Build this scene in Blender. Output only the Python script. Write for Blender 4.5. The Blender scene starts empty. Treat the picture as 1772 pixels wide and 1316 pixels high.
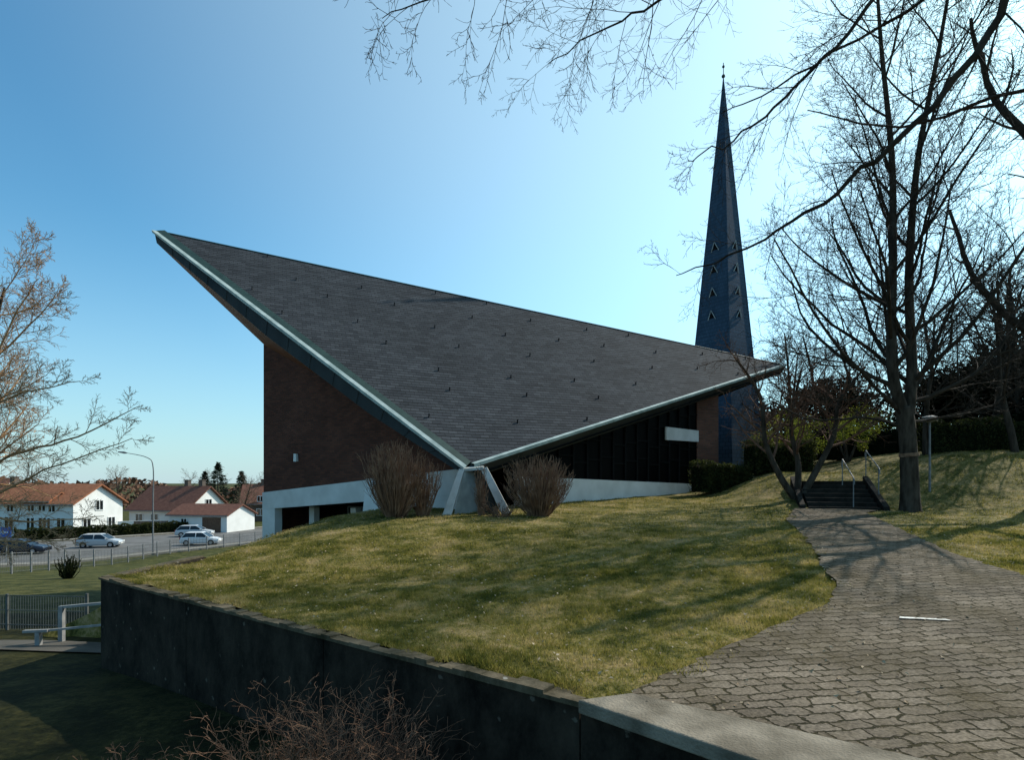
import bpy, math, random
import numpy as np
from mathutils import Vector, Matrix
R=math.radians
scene=bpy.context.scene
COL=scene.collection
# ------------------------------------------------------------------ mesh builder
class MB:
    def __init__(s): s.v=[]; s.f=[]
    def quad(s,a,b,c,d):
        n=len(s.v); s.v+= [tuple(a),tuple(b),tuple(c),tuple(d)]; s.f.append((n,n+1,n+2,n+3))
    def poly(s,pts):
        n=len(s.v); s.v+=[tuple(p) for p in pts]; s.f.append(tuple(range(n,n+len(pts))))
    def hexa(s,b,t):
        n=len(s.v); s.v+=[tuple(p) for p in b]+[tuple(p) for p in t]; k=len(b)
        s.f.append(tuple(n+i for i in reversed(range(k)))); s.f.append(tuple(n+k+i for i in range(k)))
        for i in range(k):
            j=(i+1)%k; s.f.append((n+i,n+j,n+k+j,n+k+i))
    def box(s,c,sz,rot=0,top=1.0):
        cx,cy,cz=c; hx,hy,hz=sz[0]/2,sz[1]/2,sz[2]/2; ca,sa=math.cos(rot),math.sin(rot)
        def P(x,y,z): return (cx+x*ca-y*sa,cy+x*sa+y*ca,cz+z)
        s.hexa([P(-hx,-hy,-hz),P(hx,-hy,-hz),P(hx,hy,-hz),P(-hx,hy,-hz)],
               [P(-hx*top,-hy*top,hz),P(hx*top,-hy*top,hz),P(hx*top,hy*top,hz),P(-hx*top,hy*top,hz)])
    def tube(s,pts,rs,n=6,cap=True):
        base=len(s.v); m=len(pts)
        for i in range(m):
            p=pts[i]
            t=(pts[min(i+1,m-1)]-pts[max(i-1,0)])
            if t.length<1e-9: t=Vector((0,0,1))
            t=t.normalized()
            ref=Vector((1,0,0)) if abs(t.x)<0.75 else Vector((0,1,0))
            a=t.cross(ref).normalized(); b=t.cross(a)
            r=rs[i]
            for k in range(n):
                an=2*math.pi*k/n; ca=math.cos(an)*r; sa=math.sin(an)*r
                s.v.append((p.x+a.x*ca+b.x*sa,p.y+a.y*ca+b.y*sa,p.z+a.z*ca+b.z*sa))
        for i in range(m-1):
            for k in range(n):
                k2=(k+1)%n
                s.f.append((base+i*n+k,base+i*n+k2,base+(i+1)*n+k2,base+(i+1)*n+k))
        if cap:
            s.f.append(tuple(base+k for k in reversed(range(n))))
            s.f.append(tuple(base+(m-1)*n+k for k in range(n)))
    def cyl(s,a,b,r,n=12,r2=None): s.tube([Vector(a),Vector(b)],[r,r if r2 is None else r2],n)
    def ball(s,c,r,n=10,m=6):
        pts=[];rs=[]
        for i in range(m+1):
            a=-math.pi/2+math.pi*i/m; pts.append(Vector((c[0],c[1],c[2]+r*math.sin(a)))); rs.append(max(r*math.cos(a),r*.02))
        s.tube(pts,rs,n)
def mesh_obj(name,mb,mat,uvf=None,smooth=False):
    me=bpy.data.meshes.new(name)
    me.from_pydata(mb.v,[],mb.f)
    if mat: me.materials.append(mat)
    if uvf:
        uv=me.uv_layers.new(name='UVMap')
        for l in me.loops:
            uv.data[l.index].uv=uvf(me.vertices[l.vertex_index].co)
    if smooth: me.polygons.foreach_set('use_smooth',[True]*len(me.polygons))
    me.update()
    o=bpy.data.objects.new(name,me); COL.objects.link(o); return o
def thing(name,loc,label,cat,group=None):
    e=bpy.data.objects.new(name,None); e.location=loc; e.empty_display_size=.3; COL.objects.link(e)
    e['label']=label; e['category']=cat
    if group: e['group']=group
    return e
def attach(o,par):
    o.parent=par
    w=Matrix.Identity(4); p=par; chain=[]
    while p: chain.append(p); p=p.parent
    for p in reversed(chain):
        w=w@p.matrix_parent_inverse@Matrix.LocRotScale(p.location,p.rotation_euler,p.scale)
    o.matrix_parent_inverse=w.inverted(); return o
def part(name,mb,mat,par,uvf=None,smooth=False,label=None):
    o=attach(mesh_obj(name,mb,mat,uvf,smooth),par)
    if label: o['label']=label
    return o
def solo(name,mb,mat,label,cat,uvf=None,smooth=False,group=None):
    o=mesh_obj(name,mb,mat,uvf,smooth); o['label']=label; o['category']=cat
    if group:o['group']=group
    return o
def structure(name,mb,mat,uvf=None,smooth=False):
    o=mesh_obj(name,mb,mat,uvf,smooth); o['kind']='structure'; return o
# ------------------------------------------------------------------ materials
def newmat(name):
    m=bpy.data.materials.new(name); m.use_nodes=True; nt=m.node_tree; b=nt.nodes['Principled BSDF']; return m,nt,b
def N(nt,t,**k):
    n=nt.nodes.new(t)
    for a,v in k.items(): setattr(n,a,v)
    return n
def rgba(c): return (c[0],c[1],c[2],1)
def translucent(m,fac=.4,gain=1.6):
    nt=m.node_tree; b=nt.nodes['Principled BSDF']; out=nt.nodes['Material Output']
    tr=N(nt,'ShaderNodeBsdfTranslucent'); mx=N(nt,'ShaderNodeMixShader'); mx.inputs[0].default_value=fac
    if b.inputs['Base Color'].is_linked:
        src=b.inputs['Base Color'].links[0].from_socket
        g=N(nt,'ShaderNodeMix',data_type='RGBA',blend_type='MULTIPLY'); g.inputs[0].default_value=1; g.inputs[7].default_value=(gain,gain,gain*.8,1)
        nt.links.new(src,g.inputs[6]); nt.links.new(g.outputs[2],tr.inputs[0])
    nt.links.new(b.outputs[0],mx.inputs[1]); nt.links.new(tr.outputs[0],mx.inputs[2]); nt.links.new(mx.outputs[0],out.inputs[0])
    return m
def mat(name,c1,c2=None,scale=3,rough=.8,bump=0,bscale=None,metal=0,spec=.3,stretch=(1,1,1),detail=6,lo=.35,hi=.65,bdist=.02):
    m,nt,b=newmat(name); b.inputs['Roughness'].default_value=rough; b.inputs['Metallic'].default_value=metal
    b.inputs['Specular IOR Level'].default_value=spec
    b.inputs['Base Color'].default_value=rgba(c1)
    if c2 or bump:
        tc=N(nt,'ShaderNodeTexCoord'); mp=N(nt,'ShaderNodeMapping'); mp.inputs['Scale'].default_value=stretch
        nt.links.new(tc.outputs['Object'],mp.inputs['Vector'])
    if c2:
        no=N(nt,'ShaderNodeTexNoise'); no.inputs['Scale'].default_value=scale; no.inputs['Detail'].default_value=detail
        nt.links.new(mp.outputs[0],no.inputs['Vector'])
        cr=N(nt,'ShaderNodeValToRGB'); cr.color_ramp.elements[0].position=lo; cr.color_ramp.elements[1].position=hi
        cr.color_ramp.elements[0].color=rgba(c1); cr.color_ramp.elements[1].color=rgba(c2)
        nt.links.new(no.outputs['Fac'],cr.inputs['Fac']); nt.links.new(cr.outputs[0],b.inputs['Base Color'])
    if bump:
        n2=N(nt,'ShaderNodeTexNoise'); n2.inputs['Scale'].default_value=bscale or scale*5; n2.inputs['Detail'].default_value=5
        nt.links.new(mp.outputs[0],n2.inputs['Vector'])
        bp=N(nt,'ShaderNodeBump'); bp.inputs['Strength'].default_value=bump; bp.inputs['Distance'].default_value=bdist
        nt.links.new(n2.outputs['Fac'],bp.inputs['Height']); nt.links.new(bp.outputs[0],b.inputs['Normal'])
    return m
def brickmat(name,c1,c2,mortar,bw,rh,ms,rough=.8,bump=.5,wavy=False,var=(.6,1.3),vscale=.6,off=.5,bd=.01,spec=.3,moss=None,course=None):
    m,nt,b=newmat(name); b.inputs['Roughness'].default_value=rough; b.inputs['Specular IOR Level'].default_value=spec
    L=nt.links.new
    tc=N(nt,'ShaderNodeTexCoord'); vec=tc.outputs['UV']
    sp=N(nt,'ShaderNodeSeparateXYZ'); L(vec,sp.inputs[0])
    if wavy:
        def tri(inp,scale,amp):
            pp=N(nt,'ShaderNodeMath',operation='PINGPONG'); pp.inputs[1].default_value=scale; L(inp,pp.inputs[0])
            mu=N(nt,'ShaderNodeMath',operation='MULTIPLY'); mu.inputs[1].default_value=amp; L(pp.outputs[0],mu.inputs[0]); return mu.outputs[0]
        ny=N(nt,'ShaderNodeMath',operation='ADD'); L(sp.outputs[1],ny.inputs[0]); L(tri(sp.outputs[0],bw*.25,.12),ny.inputs[1])
        wn=N(nt,'ShaderNodeTexNoise'); wn.inputs['Scale'].default_value=4.5; wn.inputs['Detail'].default_value=5; wn.inputs['Roughness'].default_value=.65; L(vec,wn.inputs['Vector'])
        sn=N(nt,'ShaderNodeSeparateColor'); L(wn.outputs['Color'],sn.inputs[0])
        wx=N(nt,'ShaderNodeMath',operation='MULTIPLY_ADD'); wx.inputs[1].default_value=.20; L(sn.outputs[0],wx.inputs[0]); L(sp.outputs[0],wx.inputs[2])
        wa=N(nt,'ShaderNodeMath',operation='MULTIPLY_ADD'); wa.inputs[1].default_value=.18; L(sn.outputs[1],wa.inputs[0]); L(ny.outputs[0],wa.inputs[2])
        cb=N(nt,'ShaderNodeCombineXYZ'); L(wx.outputs[0],cb.inputs[0]); L(wa.outputs[0],cb.inputs[1]); bvec=cb.outputs[0]
    else: bvec=vec
    br=N(nt,'ShaderNodeTexBrick'); br.offset=off
    br.inputs['Scale'].default_value=1; br.inputs['Brick Width'].default_value=bw; br.inputs['Row Height'].default_value=rh
    br.inputs['Mortar Size'].default_value=ms; br.inputs['Mortar Smooth'].default_value=.5 if wavy else .3; br.inputs['Bias'].default_value=0
    br.inputs['Color1'].default_value=rgba(c1); br.inputs['Color2'].default_value=rgba(c2); br.inputs['Mortar'].default_value=rgba(mortar)
    L(bvec,br.inputs['Vector'])
    no=N(nt,'ShaderNodeTexNoise'); no.inputs['Scale'].default_value=vscale; no.inputs['Detail'].default_value=8; no.inputs['Roughness'].default_value=.65
    L(vec,no.inputs['Vector'])
    mr=N(nt,'ShaderNodeMapRange'); mr.inputs[1].default_value=.3; mr.inputs[2].default_value=.7; mr.inputs[3].default_value=var[0]; mr.inputs[4].default_value=var[1]
    L(no.outputs['Fac'],mr.inputs[0])
    mx=N(nt,'ShaderNodeMix',data_type='RGBA',blend_type='MULTIPLY'); mx.inputs[0].default_value=1
    L(br.outputs['Color'],mx.inputs[6]); L(mr.outputs[0],mx.inputs[7])
    out=mx.outputs[2]
    inv=N(nt,'ShaderNodeMath',operation='MULTIPLY_ADD'); inv.inputs[1].default_value=-1; L(br.outputs['Fac'],inv.inputs[0])
    if course:   # overlapping courses: dark butt line in each course
        dv=N(nt,'ShaderNodeMath',operation='DIVIDE'); dv.inputs[1].default_value=course; L(sp.outputs[1],dv.inputs[0])
        fr=N(nt,'ShaderNodeMath',operation='FRACT'); L(dv.outputs[0],fr.inputs[0])
        m2=N(nt,'ShaderNodeMapRange'); m2.inputs[1].default_value=.08; m2.inputs[2].default_value=.26; m2.inputs[3].default_value=.15; m2.inputs[4].default_value=1.0; L(fr.outputs[0],m2.inputs[0])
        x2=N(nt,'ShaderNodeMix',data_type='RGBA',blend_type='MULTIPLY'); x2.inputs[0].default_value=1; L(out,x2.inputs[6]); L(m2.outputs[0],x2.inputs[7]); out=x2.outputs[2]
        mp=N(nt,'ShaderNodeMapping'); mp.inputs['Scale'].default_value=(.6,6,1); L(vec,mp.inputs['Vector'])
        n4=N(nt,'ShaderNodeTexNoise'); n4.inputs['Scale'].default_value=1; n4.inputs['Detail'].default_value=5; L(mp.outputs[0],n4.inputs['Vector'])
        m4=N(nt,'ShaderNodeMapRange'); m4.inputs[1].default_value=.3; m4.inputs[2].default_value=.7; m4.inputs[3].default_value=.78; m4.inputs[4].default_value=1.22; L(n4.outputs['Fac'],m4.inputs[0])
        x4=N(nt,'ShaderNodeMix',data_type='RGBA',blend_type='MULTIPLY'); x4.inputs[0].default_value=1; L(out,x4.inputs[6]); L(m4.outputs[0],x4.inputs[7]); out=x4.outputs[2]
    if moss:
        n3=N(nt,'ShaderNodeTexNoise'); n3.inputs['Scale'].default_value=.9; n3.inputs['Detail'].default_value=9; n3.inputs['Roughness'].default_value=.8; L(vec,n3.inputs['Vector'])
        m3=N(nt,'ShaderNodeMapRange'); m3.inputs[1].default_value=.44; m3.inputs[2].default_value=.68; m3.inputs[3].default_value=0; m3.inputs[4].default_value=.85; L(n3.outputs['Fac'],m3.inputs[0])
        x3=N(nt,'ShaderNodeMix',data_type='RGBA'); L(m3.outputs[0],x3.inputs[0]); L(out,x3.inputs[6]); x3.inputs[7].default_value=rgba(moss); out=x3.outputs[2]
        n5=N(nt,'ShaderNodeTexNoise'); n5.inputs['Scale'].default_value=38; n5.inputs['Detail'].default_value=5; L(vec,n5.inputs['Vector'])
        m5=N(nt,'ShaderNodeMapRange'); m5.inputs[1].default_value=.3; m5.inputs[2].default_value=.7; m5.inputs[3].default_value=.6; m5.inputs[4].default_value=1.4; L(n5.outputs['Fac'],m5.inputs[0])
        x5=N(nt,'ShaderNodeMix',data_type='RGBA',blend_type='MULTIPLY'); x5.inputs[0].default_value=1; L(out,x5.inputs[6]); L(m5.outputs[0],x5.inputs[7]); out=x5.outputs[2]
    L(out,b.inputs['Base Color'])
    fine=N(nt,'ShaderNodeTexNoise'); fine.inputs['Scale'].default_value=40; fine.inputs['Detail'].default_value=5; L(vec,fine.inputs['Vector'])
    fm=N(nt,'ShaderNodeMath',operation='MULTIPLY'); fm.inputs[1].default_value=.5; L(fine.outputs['Fac'],fm.inputs[0]); L(fm.outputs[0],inv.inputs[2])
    bp=N(nt,'ShaderNodeBump'); bp.inputs['Strength'].default_value=bump; bp.inputs['Distance'].default_value=bd
    L(inv.outputs[0],bp.inputs['Height']); L(bp.outputs[0],b.inputs['Normal'])
    return m
def grassmat(name,cols,dark=1.0):
    m,nt,b=newmat(name); b.inputs['Roughness'].default_value=.9; b.inputs['Specular IOR Level'].default_value=.1
    L=nt.links.new
    tc=N(nt,'ShaderNodeTexCoord')
    n1=N(nt,'ShaderNodeTexNoise'); n1.inputs['Scale'].default_value=1.1; n1.inputs['Detail'].default_value=10; n1.inputs['Roughness'].default_value=.8
    n2=N(nt,'ShaderNodeTexNoise'); n2.inputs['Scale'].default_value=14; n2.inputs['Detail'].default_value=6; n2.inputs['Roughness'].default_value=.7
    L(tc.outputs['Object'],n1.inputs['Vector']); L(tc.outputs['Object'],n2.inputs['Vector'])
    ad=N(nt,'ShaderNodeMath',operation='MULTIPLY_ADD'); ad.inputs[1].default_value=.35; L(n2.outputs['Fac'],ad.inputs[0])
    m1=N(nt,'ShaderNodeMath',operation='MULTIPLY'); m1.inputs[1].default_value=.85; L(n1.outputs['Fac'],m1.inputs[0]); L(m1.outputs[0],ad.inputs[2])
    cr=N(nt,'ShaderNodeValToRGB'); e=cr.color_ramp.elements
    e[0].position=.52; e[0].color=rgba(cols[0]); e[1].position=.70; e[1].color=rgba(cols[2])
    k=e.new(.60); k.color=rgba(cols[1])
    L(ad.outputs[0],cr.inputs['Fac']); L(cr.outputs[0],b.inputs['Base Color'])
    bp=N(nt,'ShaderNodeBump'); bp.inputs['Strength'].default_value=.8; bp.inputs['Distance'].default_value=.03; L(n2.outputs['Fac'],bp.inputs['Height']); L(bp.outputs[0],b.inputs['Normal'])
    return m
def concretemat(name,c1,c2,lich=None):
    m,nt,b=newmat(name); b.inputs['Roughness'].default_value=.9; b.inputs['Specular IOR Level'].default_value=.1; L=nt.links.new
    tc=N(nt,'ShaderNodeTexCoord'); mp=N(nt,'ShaderNodeMapping'); mp.inputs['Scale'].default_value=(1.5,1.5,.9); L(tc.outputs['Object'],mp.inputs['Vector'])
    n1=N(nt,'ShaderNodeTexNoise'); n1.inputs['Scale'].default_value=1.6; n1.inputs['Detail'].default_value=10; n1.inputs['Roughness'].default_value=.75; L(mp.outputs[0],n1.inputs['Vector'])
    cr=N(nt,'ShaderNodeValToRGB'); cr.color_ramp.elements[0].position=.36; cr.color_ramp.elements[1].position=.70
    cr.color_ramp.elements[0].color=rgba(c1); cr.color_ramp.elements[1].color=rgba(c2); L(n1.outputs['Fac'],cr.inputs['Fac'])
    out=cr.outputs[0]
    if lich:
        vo=N(nt,'ShaderNodeTexVoronoi'); vo.inputs['Scale'].default_value=5.0; L(tc.outputs['Object'],vo.inputs['Vector'])
        nn=N(nt,'ShaderNodeTexNoise'); nn.inputs['Scale'].default_value=16; nn.inputs['Detail'].default_value=6; L(tc.outputs['Object'],nn.inputs['Vector'])
        ad=N(nt,'ShaderNodeMath',operation='MULTIPLY_ADD'); ad.inputs[1].default_value=.6; L(nn.outputs['Fac'],ad.inputs[0]); L(vo.outputs['Distance'],ad.inputs[2])
        mr=N(nt,'ShaderNodeMapRange'); mr.inputs[1].default_value=.34; mr.inputs[2].default_value=.41; mr.inputs[3].default_value=.8; mr.inputs[4].default_value=0; L(ad.outputs[0],mr.inputs[0])
        mx=N(nt,'ShaderNodeMix',data_type='RGBA'); L(mr.outputs[0],mx.inputs[0]); L(out,mx.inputs[6]); mx.inputs[7].default_value=rgba(lich); out=mx.outputs[2]
    L(out,b.inputs['Base Color'])
    n2=N(nt,'ShaderNodeTexNoise'); n2.inputs['Scale'].default_value=25; n2.inputs['Detail'].default_value=6; L(tc.outputs['Object'],n2.inputs['Vector'])
    bp=N(nt,'ShaderNodeBump'); bp.inputs['Strength'].default_value=.6; bp.inputs['Distance'].default_value=.012; L(n2.outputs['Fac'],bp.inputs['Height']); L(bp.outputs[0],b.inputs['Normal'])
    return m
M_slate=brickmat('slate',(.038,.042,.048),(.062,.067,.074),(.018,.020,.022),.30,.16,.008,rough=.9,bump=.5,var=(.8,1.15),vscale=.35,bd=.02,spec=.08,course=.16)
M_tslate=brickmat('tower_slate',(.034,.062,.095),(.046,.078,.118),(.018,.028,.04),.35,.24,.012,rough=.85,bump=.4,var=(.8,1.15),vscale=.5,bd=.015,spec=.1)
M_brick=brickmat('brick',(.15,.056,.036),(.095,.038,.027),(.07,.045,.036),.25,.08,.010,bump=.7,var=(.7,1.25),vscale=.7,spec=.1)
M_brick2=brickmat('pier_brick',(.20,.075,.045),(.12,.05,.032),(.10,.08,.065),.25,.08,.010,bump=.7,var=(.7,1.25),vscale=.7)
M_pave=brickmat('pavers',(.13,.103,.074),(.195,.158,.118),(.030,.026,.012),.25,.135,.012,rough=.95,bump=.9,wavy=True,var=(.6,1.25),vscale=1.1,bd=.018,moss=(.058,.044,.020),spec=.08)
M_grass=grassmat('lawn_grass',[(.045,.047,.010),(.13,.112,.028),(.26,.19,.09)])
M_blade=translucent(grassmat('grass_blade',[(.07,.078,.014),(.21,.178,.045),(.40,.305,.15)]),.4,1.45)
M_grass2=grassmat('shaded_lower_grass',[(.008,.009,.002),(.018,.019,.005),(.045,.040,.012)])  # darkened grass, the shadow over the lower ground put into its colour
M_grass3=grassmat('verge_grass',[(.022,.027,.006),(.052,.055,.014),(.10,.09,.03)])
M_wall=concretemat('old_concrete',(.006,.005,.0038),(.052,.041,.030),(.11,.10,.08))  # stained, lichened concrete; base tone also darkened for the shade on its face
M_coping=concretemat('coping_concrete',(.035,.03,.016),(.17,.135,.09),(.26,.25,.22))
M_step=concretemat('step_concrete',(.012,.010,.008),(.035,.03,.024))
M_slab=mat('slab_concrete',(.13,.11,.082),(.26,.222,.17),scale=3.5,rough=.95,bump=.6,bscale=50,spec=.05,detail=10)
M_white=mat('white_render',(.62,.59,.55),(.74,.71,.67),scale=1.6,rough=.85,bump=.15,bscale=30,spec=.1)
M_hwhite=mat('house_white',(.70,.69,.66),(.78,.77,.74),scale=.8,rough=.85)
M_cu=mat('patina_copper',(.26,.33,.31),(.44,.51,.48),scale=2.5,rough=.6,spec=.3,bump=.1,bscale=10)
M_cud=mat('dark_patina',(.012,.038,.032),(.025,.06,.05),scale=3,rough=.6,spec=.3)
M_cuc=mat('weathered_sheet',(.24,.26,.25),(.42,.44,.42),scale=2.2,rough=.6,spec=.2)
M_leg=mat('pale_concrete',(.46,.45,.42),(.62,.61,.57),scale=4,rough=.8,spec=.1)
M_fas=mat('fascia_sheet',(.024,.027,.026),(.042,.046,.044),scale=1.2,rough=.6,spec=.15,stretch=(1,1,.3))
M_wood=mat('soffit_timber',(.16,.055,.024),(.25,.09,.04),scale=6,rough=.7,stretch=(1,8,1))
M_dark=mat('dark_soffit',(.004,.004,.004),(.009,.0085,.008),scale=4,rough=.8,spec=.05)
M_glass=mat('dark_glass',(.010,.012,.014),rough=.08,spec=.6)
M_eglass=mat('entrance_glass',(.0025,.0026,.0028),rough=.4,spec=.04)
M_frame=mat('dark_frame',(.009,.009,.009),rough=.7,spec=.05)
M_hook=mat('hook_metal',(.010,.010,.011),rough=.7,spec=.1)
M_metal=mat('galvanised',(.15,.15,.15),(.24,.24,.24),scale=8,rough=.6,metal=.3)
M_rail=mat('painted_rail',(.20,.20,.195),(.28,.28,.27),scale=8,rough=.7)
M_fence=mat('fence_wire',(.07,.075,.07),(.11,.115,.11),scale=8,rough=.7)
M_bark=mat('bark',(.028,.021,.015),(.075,.058,.043),scale=7,rough=.95,bump=.9,bscale=22,stretch=(1,1,.3),bdist=.03,spec=.1)
M_twig=mat('twig',(.024,.018,.013),(.052,.038,.027),scale=5,rough=.9,spec=.1)
M_twigt=mat('twig_tan',(.32,.18,.09),(.48,.31,.17),scale=3,rough=.9,spec=.1)
M_twigf=mat('twig_distant',(.13,.09,.06),(.20,.14,.095),scale=3,rough=.9,spec=.1)
M_twigr=mat('twig_reddish',(.10,.05,.032),(.18,.10,.065),scale=3,rough=.9,spec=.1)
M_stem=mat('stem_brown',(.12,.066,.042),(.27,.165,.105),scale=4,rough=.9,spec=.1)
M_stemf=mat('stem_reddish',(.10,.052,.033),(.21,.12,.075),scale=4,rough=.9,spec=.1)
M_hedge=translucent(mat('hedge_leaf',(.015,.022,.007),(.05,.055,.018),scale=3,rough=.8,spec=.1),.3)
M_ygreen=translucent(mat('spring_leaf',(.10,.125,.018),(.21,.22,.035),scale=2,rough=.8,spec=.1),.45,1.2)
M_conifer=mat('conifer_needle',(.010,.022,.010),(.028,.045,.018),scale=2,rough=.8)
M_ever=mat('evergreen_leaf',(.005,.008,.0035),(.014,.018,.007),scale=2,rough=.9,spec=.05)
M_leaf=mat('dry_leaf',(.22,.14,.07),(.42,.33,.22),scale=8,rough=.8)
M_asph=mat('asphalt',(.10,.095,.09),(.15,.145,.14),scale=.6,rough=.95,bump=.3,bscale=80)
M_pav=mat('pavement_stone',(.055,.05,.04),(.09,.08,.065),scale=2,rough=.9)
M_pav2=mat('street_pavement',(.17,.155,.13),(.24,.22,.19),scale=2,rough=.9)
M_orange=mat('orange_tile',(.24,.095,.05),(.34,.14,.075),scale=3,rough=.8,bump=.6,bscale=6,spec=.1)
M_brown=mat('brown_tile',(.12,.055,.040),(.18,.085,.060),scale=3,rough=.8,bump=.6,bscale=6,spec=.1)
M_tyre=mat('tyre',(.012,.012,.012),rough=.9)
M_rim=mat('rim',(.4,.4,.42),rough=.3,metal=.8)
M_lampg=mat('lamp_glass',(.7,.7,.66),rough=.2)
M_redl=mat('tail_light',(.35,.02,.02),rough=.25)
M_blue=mat('sign_blue',(.02,.10,.40),rough=.4)
M_paint=mat('white_paint',(.70,.68,.62),(.25,.22,.18),scale=24,rough=.8,lo=.45,hi=.6)
M_wood2=mat('door_brown',(.10,.05,.03),(.16,.085,.05),scale=6,rough=.6)
M_trim=mat('window_frame_white',(.75,.75,.73),rough=.5)
# ------------------------------------------------------------------ terrain
def ss(t):
    t=np.clip(t,0,1); return t*t*(3-2*t)
def dwall(x,y): return (x-.5)*.6+(y-4.2)*.8      # distance behind the retaining wall line
def low(x,y): return -1.25-.1*np.clip(y-7,0,41.5)
def up(x,y):
    dl=dwall(x,y)
    return (.05*np.clip(y-4,0,22)*ss(dl/8)-.03*np.clip(-4-x,0,3)**2*ss(dl/3)
            +1.0*ss((y-18.6)/4.5)*ss((x-7.5)/4)+.9*ss((x-12.8)/6)*ss((y-12)/9))
XCy=[-100,13,15,17.5,20,24,100]; XCx=[-6.95,-6.85,-6.5,-5.0,-3.4,-2,-2]
def lawnh(x,y):
    xc=np.interp(y,XCy,XCx); dd=np.clip(xc-x,0,50)
    fall=.5*dd*ss(dd/1.2+.15)
    z=up(x,y)-fall
    z=np.where((x<-7.0)&(y<12.6),-4.0,z)
    return np.maximum(z,low(x,y)-.35)
def terr(x,y):
    s=ss((dwall(x,y)-1)/3)*ss((x+7)/4)
    bumpy=.03*np.sin(x*.9)*np.cos(y*.7)
    return low(x,y)*(1-s)+(up(x,y)-.25)*s+bumpy*(1-s)*(np.abs(y)<30)
def gridobj(name,X,Y,Z,mat):
    ny,nx=X.shape
    me=bpy.data.meshes.new(name)
    co=np.stack([X,Y,Z],-1).reshape(-1,3)
    idx=np.arange(nx*ny).reshape(ny,nx)
    q=np.stack([idx[:-1,:-1],idx[:-1,1:],idx[1:,1:],idx[1:,:-1]],-1).reshape(-1,4)
    me.from_pydata(co.tolist(),[],q.tolist()); me.materials.append(mat)
    me.polygons.foreach_set('use_smooth',[True]*len(me.polygons)); me.update()
    o=bpy.data.objects.new(name,me); COL.objects.link(o); o['kind']='structure'; return o
gx=np.concatenate([[-3000,-1500,-800,-400,-250,-150],np.arange(-100,-30,4),np.arange(-30,20,.6),np.arange(20,60,4),[80,120,200,400,800,1500,3000]])
gy=np.concatenate([[-60,-30,-15,-8],np.arange(-4,32,.6),np.arange(32,100,3),[110,150,200,300,500,900,1500,3000]])
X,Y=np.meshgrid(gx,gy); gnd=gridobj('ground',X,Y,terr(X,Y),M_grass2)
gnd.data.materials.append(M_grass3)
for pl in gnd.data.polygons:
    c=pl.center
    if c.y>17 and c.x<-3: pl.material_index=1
rs=np.random.RandomState(5)
ga=np.concatenate([np.arange(-26,-12,.5),np.arange(-12,9,.2),np.arange(9,40,1)])
gb=np.concatenate([np.arange(.14,12,.2),np.arange(12,30,.5),np.arange(30,60,2)])
A_,B_=np.meshgrid(ga,gb)
X=.5+A_*.8+B_*.6; Y=4.2-A_*.6+B_*.8
def micro(x,y): return .02*np.sin(x*2.3+y)*np.sin(y*1.9-x*.7)+.012*np.sin(x*5.1-y*3)*np.sin(y*4.3+x*2)
Z=lawnh(X,Y)+micro(X,Y)-.012
gridobj('lawn',X,Y,Z,M_grass)
# path
def resample(pts,n):
    pts=np.array(pts,float); d=np.r_[0,np.cumsum(np.hypot(*np.diff(pts,axis=0).T))]
    t=np.linspace(0,d[-1],n); return np.c_[np.interp(t,d,pts[:,0]),np.interp(t,d,pts[:,1])]
PL=[(3.75,2.25),(.86,4.3),(1.59,5.07),(2.7,6.1),(3.84,7.06),(4.5,8.0),(4.85,9.0),(5.97,11.6),(7.4,15.6),(9.1,18.6)]
PRt=[(9.5,1),(8.2,4),(7.6,6.5),(7.45,8.4),(7.85,10.3),(9.2,13.8),(10.6,17.3),(11.9,18.5)]
l=resample(PL,130); r=resample(PRt,130)
l[12:,0]+=rs.normal(0,.03,118); r[:,0]+=rs.normal(0,.03,130)
t=np.linspace(0,1,30)[None,:,None]
G=l[:,None,:]*(1-t)+r[:,None,:]*t
path=gridobj('path',G[:,:,0],G[:,:,1],up(G[:,:,0],G[:,:,1])+.026+.006*np.sin(G[:,:,0]*4+G[:,:,1]*2)*np.sin(G[:,:,1]*5),M_pave)
uv=path.data.uv_layers.new(name='UVMap')
ca,sa=math.cos(.16),math.sin(.16)
for lp in path.data.loops:
    c=path.data.vertices[lp.vertex_index].co; uv.data[lp.index].uv=(c.x*ca+c.y*sa,-c.x*sa+c.y*ca)
PATHPOLY=np.array(list(map(tuple,l))+list(map(tuple,r[::-1])))
def inpoly(px,py,poly):
    ins=np.zeros(px.shape,bool); n=len(poly); j=n-1
    for i in range(n):
        xi,yi=poly[i]; xj,yj=poly[j]
        c=((yi>py)!=(yj>py))&(px<(xj-xi)*(py-yi)/(yj-yi+1e-12)+xi)
        ins^=c; j=i
    return ins
mb=MB()
def U(x,y): return float(up(np.array(float(x)),np.array(float(y))))
def LO(x,y): return float(terr(np.array(float(x)),np.array(float(y))))
for (x0,y0,x1,y1,w) in [(4.28,6.42,4.78,6.30,.035)]:
    mb.quad((x0,y0-w,U(x0,y0)+.037),(x1,y1-w,U(x1,y1)+.037),(x1-.03,y1+w,U(x1,y1)+.037),(x0+.05,y0+w,U(x0,y0)+.037))
structure('path_marking',mb,M_paint)
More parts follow.
